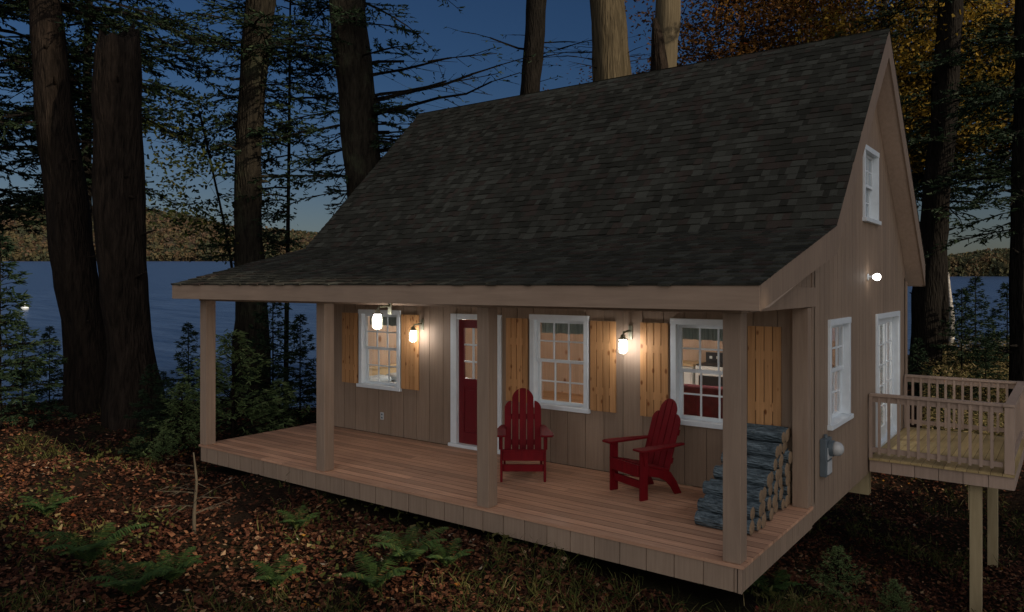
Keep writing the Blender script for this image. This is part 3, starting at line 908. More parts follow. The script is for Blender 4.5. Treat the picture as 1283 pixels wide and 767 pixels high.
# ------------------------------------------------------------------ firewood
def make_log(seed):
    rr = random.Random(seed); mb = MB(); n = 18; L = .58
    prof = [1+rr.uniform(-.09, .09) for _ in range(n)]
    prof = [(prof[i-1]+2*prof[i]+prof[(i+1) % n])/4 for i in range(n)]
    ring = []
    K = 9
    for k in range(K):
        x = -L/2 + L*k/(K-1); bend = .006*math.sin(k*.7+seed)
        for i in range(n):
            a = 2*PI*i/n; r = prof[i]*(1+rr.uniform(-.03, .03))
            ring.append((x, r*math.cos(a)*.0735+bend, r*math.sin(a)*.0735))
    fs = [(k*n+i, k*n+(i+1) % n, (k+1)*n+(i+1) % n, (k+1)*n+i) for k in range(K-1) for i in range(n)]
    mb._add(ring, fs, rr.random())
    mb.mat = 1
    for k, sx in ((0, -1), (K-1, 1)):
        base = len(mb.v); vs = ring[k*n:(k+1)*n]
        inner = [(v[0]+sx*.004, v[1]*.9, v[2]*.9) for v in vs]
        mb._add(vs+inner, [(i, (i+1) % n, n+(i+1) % n, n+i) for i in range(n)] + [tuple(range(n, 2*n))], rr.random())
    me_o = mb.build('firewood_log', [M_LOGBARK, M_LOGEND], None, True)
    return me_o
protos = [make_log(s) for s in range(6)]
used = set()
dz = .123; dy = .142
rowsY = []
cnt = 0
for row, nlog in enumerate((10, 9, 8, 6, 5, 4, 3)):
    for k in range(nlog):
        y = 2.17 - (.071 if row % 2 else 0) - k*dy
        z = .074 + row*dz
        if row % 2 and k == 0: pass
        i = (cnt*5+row) % 6
        if i not in used: o = protos[i]; used.add(i)
        else:
            o = protos[i].copy(); COL.objects.link(o)
        o.location = (-.495+random.uniform(-.03, .03), y-.02, z)
        o.rotation_euler = (random.uniform(0, 6.28), 0, random.uniform(-.015, .015))
        s = random.uniform(.86, 1.04); o.scale = (random.uniform(.93, 1.05), s, s)
        lab = 'grey barked firewood log inside the stepped woodpile against the wall'
        if row == 6: lab = 'grey barked firewood log on the top course of the woodpile'
        elif row == 0 and k == nlog-1: lab = 'frontmost firewood log lying on the deck behind the corner post'
        tag(o, lab, 'log', 'firewood logs in the woodpile')
        cnt += 1

# ------------------------------------------------------------------ inside the rooms
t = empty('bed', (-7.75, 3.6, .02), 0, 'pale quilted bed with wooden headboard seen through the left window', 'bed')
mb = MB(); mb.box(-.64, -.58, -.75, .75, 0, .86); mb.box(-.66, -.55, -.80, .80, .861, .91); mb.build('headboard', M_PINEC, t, bevel=.01)
mb = MB(); mb.box(-.575, 1.3, -.7, .7, .15, .34); mb.box(-.55, -.48, -.68, -.6, 0, .149); mb.box(1.2, 1.28, -.68, -.6, 0, .149); mb.box(-.55, -.48, .6, .68, 0, .149); mb.box(1.2, 1.28, .6, .68, 0, .149); mb.build('bed_frame', M_PINEC, t)
mb = MB(); mb.box(-.57, 1.32, -.73, .73, .345, .62); mb.build('quilt', M_QUILT, t, True, .05)
for y in (-.36, .36):
    mb = MB(); mb.box(-.55, -.2, y-.3, y+.3, .625, .76); mb.build('pillow', M_QUILT, t, True, .06)
t = empty('sofa', (-2.35, 4.9, .02), 0, 'maroon sofa inside behind the right front window', 'sofa')
mb = MB(); mb.box(-1.0, 1.0, -.1, .12, .1, .86); mb.build('backrest', M_SOFA, t, True, .05)
mb = MB(); mb.box(-.82, .82, .13, .85, .1, .45); mb.build('seat', M_SOFA, t, True, .05)
for s in (-1, 1):
    mb = MB(); mb.box(s*.91-.08, s*.91+.08, .13, .85, .1, .62); mb.build('armrest', M_SOFA, t, True, .04)
    mb = MB(); mb.box(s*.85-.04, s*.85+.04, 0, .7, 0, .099); mb.build('foot', M_PINEC, t)
t = empty('stove', (-3.15, 7.65, .02), 0, 'white kitchen stove inside, seen through the right front window', 'stove')
mb = MB(); mb.box(-.38, .38, -.33, .33, .05, .90); mb.build('body', M_ENAMEL, t, bevel=.012)
mb = MB(); mb.box(-.30, .30, -.345, -.331, .32, .72); mb.build('oven_door', M_BLACK, t)
mb = MB(); mb.box(-.37, .37, -.31, .2, .901, .925); mb.build('cooktop', M_BLACK, t)
mb = MB(); mb.box(-.38, .38, .21, .32, .901, 1.12); mb.build('control_panel', M_BLACK, t)
mb = MB()
for i in range(5): mb.box(-.3+i*.14, -.25+i*.14, .197, .209, 1.0, 1.05)
mb.build('knobs', M_ENAMEL, t)
t = empty('kitchen_cabinet', (-4.3, 7.65, .02), 0, 'white kitchen cabinet beside the stove, seen through the right front window', 'cabinet')
mb = MB(); mb.box(-.7, .7, -.3, .33, .08, .88); mb.box(-.66, .66, -.24, .3, 0, .079); mb.build('body', M_ENAMEL, t, bevel=.008)
mb = MB(); mb.box(-.73, .73, -.34, .34, .881, .92); mb.build('worktop', M_PINEC, t)
for x in (-.35, .35):
    mb = MB(); mb.box(x-.32, x+.32, -.318, -.301, .14, .84); mb.build('cabinet_door', M_ENAMEL, t, bevel=.004)
t = empty('framed_picture', (-4.7, 8.02, 1.45), 0, 'small pale framed picture on the pine wall behind the right front window', 'picture')
mb = MB()
mb.box(-.2, .2, -.025, -.001, -.16, -.13); mb.box(-.2, .2, -.025, -.001, .13, .16); mb.box(-.2, -.17, -.025, -.001, -.129, .129); mb.box(.17, .2, -.025, -.001, -.129, .129); mb.build('frame', M_WHITE, t)
mb = MB(); mb.box(-.169, .169, -.012, -.002, -.129, .129); mb.build('print', M_PAPER, t)
for i, (x, y) in enumerate(((-1.6, 5.6), (-4.6, 5.4), (-7.2, 4.6))):
    t = empty('ceiling_lamp', (x, y, 2.245), 0, 'round ceiling lamp lighting the %s inside the cabin' % ('kitchen end', 'middle room', 'bedroom')[i], 'lamp')
    mb = MB(); mb.lathe([(.10, -.03), (.10, 0)], 20); mb.build('base', M_WHITE, t)
    mb = MB(); mb.lathe([(.09, -.031), (.14, -.06), (.15, -.10), (.13, -.15), (.07, -.19), (.02, -.20)], 20); mb.build('globe', M_ROOMLAMP, t, True)
t = empty('ceiling_lamp', (-.7, 4.4, 3.7), 0, 'round lamp lighting the loft behind the gable window', 'lamp')
mb = MB(); mb.lathe([(.02, -.2), (.08, -.18), (.12, -.12), (.1, -.06), (.04, -.02)], 16); mb.build('globe', M_BULB, t, True)
mb = MB(); mb.tube([(0, 0, -.019), (0, 0, .8)], [.01, .01], 6); mb.build('cord', M_BLACK, t)

# ------------------------------------------------------------------ trees
def trunk_mb(pts, rad, n=16, jit=0.05, jag=0.0):
    """tapered, slightly lumpy trunk through the points"""
    P = [Vector(p) for p in pts]
    seg = []
    for i in range(len(P)-1):
        k = max(2, int((P[i+1]-P[i]).length/0.35))
        for j in range(k): seg.append((P[i].lerp(P[i+1], j/k), rad[i]+(rad[i+1]-rad[i])*j/k))
    seg.append((P[-1], rad[-1]))
    mb = MB(); vs = []; ph = [random.uniform(0, 6.28) for _ in range(6)]
    m = len(seg)
    for i, (p, r) in enumerate(seg):
        wob = Vector((math.sin(i*.23+ph[0])+.5*math.sin(i*.71+ph[4]), math.cos(i*.19+ph[1])+.5*math.cos(i*.63+ph[5]), 0))*r*.085
        for k in range(n):
            a = 2*PI*k/n
            f = 1+.06*math.sin(3*a+ph[2]+i*.05)+.045*math.sin(5*a+ph[3]-i*.07)+.05*math.sin(2*a+i*.8+ph[1])*math.sin(i*.37+ph[0])+random.uniform(-jit, jit)
            z = 0
            if jag and i >= m-2: z = ((.35+.5*math.sin(a+ph[4])+.25*math.sin(3*a+ph[5]))*jag+random.uniform(-.25, .3)*jag) if i == m-1 else random.uniform(-.1, .2)*jag
            vs.append((p.x+wob.x+r*f*math.cos(a), p.y+wob.y+r*f*math.sin(a), p.z+z))
    fs = [(i*n+k, i*n+(k+1) % n, (i+1)*n+(k+1) % n, (i+1)*n+k) for i in range(m-1) for k in range(n)]
    if jag:
        c = len(vs); p = seg[-1][0]; vs.append((p.x, p.y, p.z-jag*.5))
        fs += [((m-1)*n+k, (m-1)*n+(k+1) % n, c) for k in range(n)]
    else: fs.append(tuple(range((m-1)*n, m*n)))
    mb._add(vs, fs, .5)
    return mb

def boughs(bases, azs, elev, lens, droop, density=1.0, leaf=(.10, .045), twig=.38, up=0.0):
    """spruce-like boughs. returns wood (V,F) and needles (V,F)"""
    wood_p, need_p = [], []
    for b, az, el, L in zip(bases, azs, elev, lens):
        d = np.array([math.cos(az), math.sin(az), 0.0])
        sidev = np.array([-math.sin(az), math.cos(az), 0.0])
        s = np.linspace(0, 1, 7)
        kz = R.normal(0, .06, 7).cumsum()*.3; ks = R.normal(0, .06, 7).cumsum()*.3
        pts = np.array(b)[None]+d[None]*(L*s)[:, None]+sidev[None]*(ks*L)[:, None]
        pts[:, 2] += L*(s*math.tan(el)-droop*s**2+up*s**4+kz*.5)
        r0 = max(.006, .013*L)
        # branch ribbons, crossed
        dd = np.diff(pts, axis=0); ll = np.linalg.norm(dd, axis=1)
        for o in range(2):
            wd = r0*2*(1-s[:-1])+.006
            wood_p.append(blades(pts[:-1], unit(dd), ll*1.02, wd, .85))
        nt_ = max(4, int(L*10*density**.5))
        u = R.uniform(.12, 1, nt_)
        idx = np.minimum((u*6).astype(int), 5); fr = (u*6-idx)[:, None]
        tb = pts[idx]*(1-fr)+pts[idx+1]*fr
        sg = np.where(R.random(nt_) < .5, -1, 1)[:, None]
        ang = R.uniform(.7, 1.15, nt_)[:, None]
        td = d*np.cos(ang)+sidev*sg*np.sin(ang); td[:, 2] += R.normal(-.15, .18, nt_)
        td = unit(td)
        tl = L*twig*(1.12-u)*R.uniform(.5, 1.1, nt_)+.10
        wood_p.append(blades(tb, td, tl, np.full(nt_, .010+.002*L), .5))
        # needle sprays along the twigs and the branch end
        cnt_ = np.maximum(1, (tl/leaf[0]*2.3*density)).astype(int)
        rep = np.repeat(np.arange(nt_), cnt_)
        v = R.uniform(.1, 1.0, len(rep))
        Pp = tb[rep]+td[rep]*(tl[rep]*v)[:, None]
        nd = unit(td[rep]*.9+R.normal(0, .5, (len(rep), 3))*np.array([1, 1, .55]))
        need_p.append(blades(Pp, nd, leaf[0]*R.uniform(.6, 1.3, len(rep)), leaf[1]*R.uniform(.6, 1.2, len(rep)), .35))
        ne = max(2, int(6*density))
        Pe = pts[-1][None]+R.normal(0, .03, (ne, 3))
        need_p.append(blades(Pe, unit(d[None]+R.normal(0, .4, (ne, 3))), leaf[0]*R.uniform(.8, 1.4, ne), np.full(ne, leaf[1]), .3))
    return cat(wood_p), cat(need_p)

def finish(T, tb, bark, wood_, leaf_, lmat, woodmat=None, rshift=None):
    tb.build('trunk', bark, T, True)
    if wood_ is not None:
        mesh_np('branches', wood_[0], wood_[1], R.random(len(wood_[1])), woodmat or bark, T)
    if leaf_ is not None:
        V, Fc = leaf_
        c = V[Fc[:, 0]]
        q = np.clip(.45+.22*np.sin(c[:, 0]*1.3+c[:, 2]*.9)*np.sin(c[:, 1]*1.1+1)+R.normal(0, .2, len(Fc)), 0, 1)
        mesh_np('crown', V, Fc, q, lmat, T)

def conifer(name, label, cat_, loc, H, r0, z0, Lb, nb, bark, lmat, droop=.25, density=1.0, leaf=(.11, .045), group=None, lean=(0, 0), shape='cone', el=.05, z1=None, azr=None):
    T = empty(name, loc, 0, label, cat_, group)
    tb = trunk_mb([(0, 0, -.3), (0, 0, .25), (lean[0]*.5, lean[1]*.5, H*.5), (lean[0], lean[1], H)], [r0*1.35, r0, r0*.6, .015], 12 if r0 > .1 else 7)
    bs, az, e, ls = [], [], [], []
    z1 = z1 or H*.985
    for i in range(nb):
        f = ((i+random.random())/nb)**.85
        z = z0+(z1-z0)*f; g = z/H
        L = Lb*(max(.06, (1-(z-z0)/(H-z0))**.85) if shape == 'cone' else (.55+.45*math.sin(PI*min(1, .15+.85*f))))*random.uniform(.65, 1.1)
        a = random.uniform(*(azr or (0, 2*PI)))
        bs.append((lean[0]*g, lean[1]*g, z)); az.append(a); e.append(el+.35*g*g*(1 if shape == 'cone' else .5)+random.uniform(-.12, .12)); ls.append(L)
    w, n = boughs(bs, az, e, ls, droop, density, leaf)
    finish(T, tb, bark, w, n, lmat, M_BARKD)
    return T

def broadleaf(name, label, cat_, loc, H, r0, z0, spread, nl, bark, lmat, leaf=.085, per=46, group=None, lean=(0, 0), flat=.55, clumps=9, csz=.42):
    T = empty(name, loc, 0, label, cat_, group)
    tb = trunk_mb([(0, 0, -.3), (0, 0, .3), (lean[0]*.5, lean[1]*.5, H*.55), (lean[0], lean[1], H*.93)], [r0*1.4, r0, r0*.65, .03], 12)
    wv, lv = [], []
    for i in range(nl):
        f = (i+random.random())/nl; z = z0+(H*.92-z0)*f; g = z/H
        a = i*2.4+random.uniform(-.5, .5)
        L = spread*(.5+.6*math.sin(PI*(.12+.8*f)))*random.uniform(.7, 1.1)
        d = np.array([math.cos(a), math.sin(a), 0.25+.5*f])
        s = np.linspace(0, 1, 6)
        p0 = np.array([lean[0]*g, lean[1]*g, z])
        pts = p0+d*(L*s)[:, None]+R.normal(0, .05*L, (6, 3))*s[:, None]
        dd = np.diff(pts, axis=0); ll = np.linalg.norm(dd, axis=1)
        for _ in range(2): wv.append(blades(pts[:-1], unit(dd), ll*1.03, r0*.5*(1-s[:-1]*.85)*.6, .8))
        u = R.uniform(.3, 1.05, clumps); ix = np.minimum((u*5).astype(int), 4); fr = (u*5-ix)[:, None]
        cb = pts[ix]*(1-fr)+pts[ix+1]*fr
        off = R.normal(0, .30*L, (clumps, 3))*np.array([1, 1, flat])*.8
        cc = cb+off
        wv.append(blades(cb, unit(off), np.linalg.norm(off, axis=1), np.full(clumps, .02), .4))
        k = clumps*per
        C = np.repeat(cc, per, 0)+R.normal(0, 1, (k, 3))*np.array([csz, csz, csz*flat])
        nd = unit(R.normal(0, 1, (k, 3))*np.array([1, 1, .55]))
        lv.append(blades(C, nd, leaf*R.uniform(.7, 1.4, k), leaf*.75*R.uniform(.7, 1.2, k), .45))
    finish(T, tb, bark, cat(wv), cat(lv), lmat)
    return T

def pxtrunk(name, label, cat_, pts, D, bark, top=None, rtop=.12, jag=0.0, group=None):
    """a trunk measured in the photograph: (px, py, width px) at depth D, standing on the ground"""
    W = [at(p[0], p[1], D) for p in pts]; rr = [p[2]/F*D/2 for p in pts]
    b = W[0]; g = gz(b.x, b.y)
    base = Vector((b.x, b.y, g))
    T = empty(name, base, 0, label, cat_, group)
    P = [Vector((0, 0, -.4)), Vector((0, 0, .0))] + [w-base for w in W if (w-base).z > .35]
    Rr = [rr[0]*1.55, rr[0]*1.32] + [r for w, r in zip(W, rr) if (w-base).z > .35]
    if top:
        d = (P[-1]-P[-2]).normalized()
        k = (top-P[-1].z)/d.z
        P.append(P[-1]+d*k); Rr.append(rtop)
    tb = trunk_mb(P, Rr, 18, .035, jag)
    for _ in range(9):
        z = random.uniform(1.2, min(9.0, P[-1].z-.6)); a = random.uniform(0, 2*PI); q = on_trunk(P, z)
        r = max(.05, Rr[2]*.8); d = Vector((math.cos(a), math.sin(a), random.uniform(-.2, .5)))
        tb.tube([q+d*r*.5, q+d*(r+.06), q+d*(r+random.uniform(.12, .45))], [.06, .035, .014], 7, .5, True, .15)
    return T, tb, P, Rr

def on_trunk(P, z):
    for a, b in zip(P[:-1], P[1:]):
        if a.z <= z <= b.z: return a.lerp(b, (z-a.z)/max(1e-6, b.z-a.z))
    return P[-1]

def trunk_boughs(P, n, z0, z1, L0, L1, azc, azs, droop=.15, density=1, el=(0, .2), leaf=(.11, .045), up=0):
    bs, az, e, ls = [], [], [], []
    for i in range(n):
        z = random.uniform(z0, z1); p = on_trunk(P, z)
        bs.append(tuple(p)); az.append(random.choice(azc)+random.uniform(-azs, azs)); e.append(random.uniform(*el)); ls.append(random.uniform(L0, L1))
    return boughs(bs, az, e, ls, droop, density, leaf, up=up)
AZR = math.atan2(RY, RX); AZL = AZR+PI; AZF = math.atan2(FY, FX); AZB = AZF+PI

# named trunks
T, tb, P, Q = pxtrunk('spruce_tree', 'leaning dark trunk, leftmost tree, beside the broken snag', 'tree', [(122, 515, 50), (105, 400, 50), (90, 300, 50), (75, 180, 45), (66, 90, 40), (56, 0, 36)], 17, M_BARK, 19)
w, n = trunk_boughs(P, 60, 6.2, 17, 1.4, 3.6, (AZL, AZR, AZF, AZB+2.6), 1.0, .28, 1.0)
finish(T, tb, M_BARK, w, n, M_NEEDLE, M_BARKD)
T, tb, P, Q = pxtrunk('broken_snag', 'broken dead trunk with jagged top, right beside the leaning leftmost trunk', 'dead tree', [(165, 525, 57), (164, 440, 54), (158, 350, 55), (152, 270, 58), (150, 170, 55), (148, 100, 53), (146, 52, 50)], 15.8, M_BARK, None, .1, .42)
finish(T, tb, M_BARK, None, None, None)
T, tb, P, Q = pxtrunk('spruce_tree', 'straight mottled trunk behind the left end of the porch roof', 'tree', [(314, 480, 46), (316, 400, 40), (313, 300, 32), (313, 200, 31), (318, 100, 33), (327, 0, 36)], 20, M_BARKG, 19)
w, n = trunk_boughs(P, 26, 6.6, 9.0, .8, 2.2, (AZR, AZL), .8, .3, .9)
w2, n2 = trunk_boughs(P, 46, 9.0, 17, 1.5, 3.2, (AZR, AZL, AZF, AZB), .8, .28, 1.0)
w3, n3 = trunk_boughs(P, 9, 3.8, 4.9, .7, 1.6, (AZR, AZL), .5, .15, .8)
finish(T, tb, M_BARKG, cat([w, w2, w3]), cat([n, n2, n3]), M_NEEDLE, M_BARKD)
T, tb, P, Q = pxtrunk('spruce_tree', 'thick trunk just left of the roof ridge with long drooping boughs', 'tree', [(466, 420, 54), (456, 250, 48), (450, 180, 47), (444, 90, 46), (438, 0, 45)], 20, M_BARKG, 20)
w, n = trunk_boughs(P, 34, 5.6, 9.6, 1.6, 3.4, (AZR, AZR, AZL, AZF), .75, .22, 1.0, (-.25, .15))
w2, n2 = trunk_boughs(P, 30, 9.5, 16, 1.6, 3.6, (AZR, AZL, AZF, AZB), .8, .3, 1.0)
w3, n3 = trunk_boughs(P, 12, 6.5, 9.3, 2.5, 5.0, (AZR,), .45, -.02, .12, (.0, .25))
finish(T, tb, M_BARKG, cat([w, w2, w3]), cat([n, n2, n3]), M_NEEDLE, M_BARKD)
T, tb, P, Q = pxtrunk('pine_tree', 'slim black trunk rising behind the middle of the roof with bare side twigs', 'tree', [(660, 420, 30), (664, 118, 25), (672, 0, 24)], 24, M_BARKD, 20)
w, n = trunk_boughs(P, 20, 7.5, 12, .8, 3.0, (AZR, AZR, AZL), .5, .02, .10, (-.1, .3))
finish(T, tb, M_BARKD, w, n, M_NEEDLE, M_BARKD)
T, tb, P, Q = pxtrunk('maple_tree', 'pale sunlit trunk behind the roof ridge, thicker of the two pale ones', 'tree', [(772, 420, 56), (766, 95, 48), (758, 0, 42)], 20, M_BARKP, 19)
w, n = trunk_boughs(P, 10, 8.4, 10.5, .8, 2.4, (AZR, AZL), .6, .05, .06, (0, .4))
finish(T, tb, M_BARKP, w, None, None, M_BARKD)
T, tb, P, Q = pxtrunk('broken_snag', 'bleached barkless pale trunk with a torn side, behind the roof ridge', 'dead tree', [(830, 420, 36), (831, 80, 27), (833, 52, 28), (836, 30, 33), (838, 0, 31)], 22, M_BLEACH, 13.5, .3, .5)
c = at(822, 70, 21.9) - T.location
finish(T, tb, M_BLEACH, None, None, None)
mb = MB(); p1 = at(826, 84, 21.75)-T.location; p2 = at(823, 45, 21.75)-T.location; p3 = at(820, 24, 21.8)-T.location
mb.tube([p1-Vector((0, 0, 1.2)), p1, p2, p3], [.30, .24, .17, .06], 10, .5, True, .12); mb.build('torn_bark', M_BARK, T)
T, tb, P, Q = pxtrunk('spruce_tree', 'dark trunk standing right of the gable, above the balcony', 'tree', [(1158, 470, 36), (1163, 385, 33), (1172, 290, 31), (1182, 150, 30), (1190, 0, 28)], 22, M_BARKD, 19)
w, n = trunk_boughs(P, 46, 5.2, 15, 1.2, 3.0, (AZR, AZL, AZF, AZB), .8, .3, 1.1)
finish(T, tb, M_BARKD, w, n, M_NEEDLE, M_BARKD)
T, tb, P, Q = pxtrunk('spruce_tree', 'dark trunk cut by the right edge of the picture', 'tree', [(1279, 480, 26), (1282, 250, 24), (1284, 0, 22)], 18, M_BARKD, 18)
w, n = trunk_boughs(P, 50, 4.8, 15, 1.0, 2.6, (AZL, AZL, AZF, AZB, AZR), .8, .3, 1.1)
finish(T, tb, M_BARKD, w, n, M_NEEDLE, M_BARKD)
# thin bleached stub by the water
b = at(1190, 395, 26); g = gz(b.x, b.y)
T = empty('birch_stump', (b.x, b.y, g), 0, 'thin white broken birch stem near the water, right of the gable', 'dead tree')
tb = trunk_mb([(0, 0, -.2), (0, 0, .5), tuple(at(1192, 400, 26)-T.location), tuple(at(1187, 345, 26)-T.location)], [.12, .11, .11, .05], 8, .06, .15)
tb.build('trunk', M_BIRCH, T, True)

def on_ground(px, D):
    p = at(px, 500, D); return (p.x, p.y, gz(p.x, p.y))

# background hemlocks at upper left and centre
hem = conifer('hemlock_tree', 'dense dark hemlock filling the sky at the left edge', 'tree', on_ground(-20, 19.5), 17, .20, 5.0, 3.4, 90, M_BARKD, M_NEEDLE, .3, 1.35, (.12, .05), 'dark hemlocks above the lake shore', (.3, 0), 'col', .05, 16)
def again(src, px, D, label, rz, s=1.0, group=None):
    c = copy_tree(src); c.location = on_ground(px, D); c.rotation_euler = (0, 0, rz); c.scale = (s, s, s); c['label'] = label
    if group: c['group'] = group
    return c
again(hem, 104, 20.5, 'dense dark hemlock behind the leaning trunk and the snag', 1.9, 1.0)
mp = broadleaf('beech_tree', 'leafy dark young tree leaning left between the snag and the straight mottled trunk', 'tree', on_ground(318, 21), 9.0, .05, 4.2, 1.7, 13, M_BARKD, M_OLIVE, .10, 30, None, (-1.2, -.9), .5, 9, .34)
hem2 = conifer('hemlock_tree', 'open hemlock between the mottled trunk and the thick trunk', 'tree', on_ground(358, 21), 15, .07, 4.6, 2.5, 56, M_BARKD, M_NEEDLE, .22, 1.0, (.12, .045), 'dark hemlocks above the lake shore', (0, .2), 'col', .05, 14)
# autumn canopy on the right
gold = broadleaf('maple_tree', 'golden leaved maple directly above the gable peak', 'tree', on_ground(1108, 25), 15.5, .20, 6.8, 2.7, 18, M_BARKD, M_GOLD, .11, 60, 'autumn trees behind the cabin', (0, 0), .45, 13, .5)
rust = broadleaf('oak_tree', 'rust brown oak above the right half of the roof', 'tree', on_ground(930, 26), 15, .22, 7.4, 3.2, 20, M_BARKD, M_RUST, .11, 70, 'autumn trees behind the cabin', (0, 0), .45, 14, .55)
c = again(gold, 1180, 25, 'golden leaved maple right of the gable, nearest the right trunks', 2.2, .95)
c = again(rust, 1283, 27, 'rust leaved oak at the upper right corner', 1.2, 1.0)
c = again(rust, 1040, 30, 'rust leaved oak left of the gable peak, farther back', 3.4, 1.05)
dk = conifer('hemlock_tree', 'dense black hemlock right of the gable behind the dark trunk', 'tree', on_ground(1172, 28), 14, .08, 6.2, 2.9, 84, M_BARKD, M_NEEDLE, .3, 1.4, (.13, .055), 'dark hemlocks right of the cabin', (0, 0), 'col', .05, 12)
again(dk, 1118, 30, 'dense black hemlock showing right beside the gable rake', 2.0, 1.05)
again(dk, 1280, 24, 'dense black hemlock near the right edge of the picture', 3.0, .95)
again(dk, 900, 34, 'dense black hemlock behind the rust oak over the roof', 1.0, 1.15)
again(dk, 1010, 36, 'dense black hemlock showing through the leaves left of the gable peak', 4.0, 1.15)
again(rust, 800, 33, 'rust leaved tree between the two pale trunks', 5.0, .85)

# shade trees off to the right, outside the picture: they keep the low sun off the cabin
k = 0
SH = [(28, 1.5, 19.5, .5), (28.5, 3.2, 21.8, .75), (28, 5, 24, .85), (28.6, 6.8, 23, .85), (28, 8.4, 21, .7), (33, 2.2, 22.5, .65), (33.5, 3.9, 25.5, .8), (33, 5.6, 26.5, .8), (33.4, 7.6, 24.5, .8), (24, 3.2, 20, .7), (24.4, 5.6, 22, .8), (24, 7.6, 20.5, .7), (24.2, 1.5, 17.2, .5), (31, -3.6, 20, .26), (27, -6.0, 18, .32), (28, -1.9, 14.6, .15), (30, -2.6, 16.2, .16), (26, -3.4, 13.4, .13), (36, 1.3, 33, .17), (36.5, 7.2, 35, .25)]
shade = broadleaf('maple_tree', 'olive leaved shade tree standing right of the cabin outside the picture', 'tree', (28, .6, gz(28, .6)), 26, .25, 12.0, 2.5, 26, M_BARKD, M_OLIVE, .42, 40, 'shade trees right of the cabin', (0, 0), .8, 14, .75)
for i, (x, y, h, r) in enumerate(SH):
    c = shade if i == 0 else copy_tree(shade)
    c.location = (x, y, gz(x, y)); s = h/26
    c.scale = (r, r, s); c.rotation_euler = (0, 0, i*1.1)

# ------------------------------------------------------------------ saplings, ferns
sapA = conifer('spruce_sapling', 'spruce sapling at the left edge in front of the lake', 'sapling', on_ground(0, 15), 3.9, .035, .15, 1.4, 84, M_BARKD, M_NEEDLEM, .10, 1.5, (.105, .04), 'young spruces on the forest floor', (0, 0), 'cone', .15)
def sap(src, px, D, h, label, rz):
    c = copy_tree(src); c.location = on_ground(px, D); s = h/3.9; c.scale = (s, s, s); c.rotation_euler = (0, 0, rz); c['label'] = label; return c
sap(sapA, 62, 19, 1.9, 'spruce sapling just left of the leaning trunk', 1)
sap(sapA, 28, 17, 2.1, 'smaller spruce sapling between the left edge and the leaning trunk', 2.2)
sapG = conifer('spruce_sapling', 'bright green spruce sapling behind the left porch post', 'sapling', on_ground(292, 14.0), 2.1, .04, .10, 1.3, 80, M_BARK, M_NEEDLEG, .02, 1.2, (.085, .026), 'young spruces on the forest floor', (0, 0), 'cone', .35)
sap(sapA, 236, 16, 2.1, 'spruce sapling left of the far porch post, against the lake', 3)
sap(sapA, 205, 15, 1.3, 'low spruce sapling right of the broken snag', 4)
sap(sapA, 342, 18, 3.1, 'tall thin spruce sapling between the two left porch posts', 5)
sap(sapA, 376, 16.5, 2.4, 'spruce sapling beside the second porch post', .5)
sap(sapG, 350, 15, 2.0, 'green spruce sapling low beyond the porch floor', 2)
sap(sapA, 190, 13, 1.6, 'low dark spruce sapling left of the porch corner', 1.4)
for i, (px, D, h, lab) in enumerate(((1150, 20, 1.9, 'spruce sapling between the cabin and the right dark trunk'), (1205, 21, 2.9, 'spruce sapling below the birch stub'), (1235, 19, 2.0, 'spruce sapling beyond the balcony railing'),
                                     (1262, 21, 3.0, 'spruce sapling near the right edge beyond the balcony'), (1180, 18, 1.4, 'low spruce sapling behind the balcony railing'), (1222, 24, 3.1, 'farthest spruce sapling beyond the balcony by the water'))):
    sap(sapA, px, D, h, lab, i*1.3)
sap(sapG, 1050, 8.5, 1.1, 'small green spruce seedling below the side wall of the cabin', 3.3)
c = sap(sapG, 1120, 8.3, .75, 'small green spruce seedling under the balcony, front right', .3)
sap(sapG, 228, 13.2, 2.2, 'wide green spruce sapling left of the porch corner', 4.4)
sap(sapG, 262, 15.5, 2.6, 'taller green spruce sapling just behind the far porch post', 1.7)
sap(sapG, 205, 12.2, .95, 'small feathery green spruce seedling left of the porch corner', 2.9)
sap(sapG, 172, 12.8, .7, 'smallest green spruce seedling, below the broken snag', 5.2)
# dead sapling under the porch corner
b = on_ground(243, 8.7)
T = empty('dead_sapling', b, 0, 'bare dead sapling with twigs below the left porch corner', 'sapling')
tb = trunk_mb([(0, 0, -.1), (0, 0, .2), (.02, .02, .6), (-.01, .0, .92)], [.024, .02, .015, .008], 8)
tb.build('trunk', M_DEADTWIG, T, True)
bs = [(0, 0, z) for z in (.22, .3, .36, .45, .5, .58, .66, .76)]
w, n = boughs(bs, [AZR+.3, AZL, AZR-.2, AZL+.4, AZL-.3, AZB+.4, AZL+.1, AZL-.2], [.35, .1, .5, .2, .05, .3, .2, .1], [.45, .5, .5, .4, .4, .3, .3, .25], .05, .3)
mesh_np('twigs', w[0], w[1], R.random(len(w[1])), M_DEADTWIG, T)

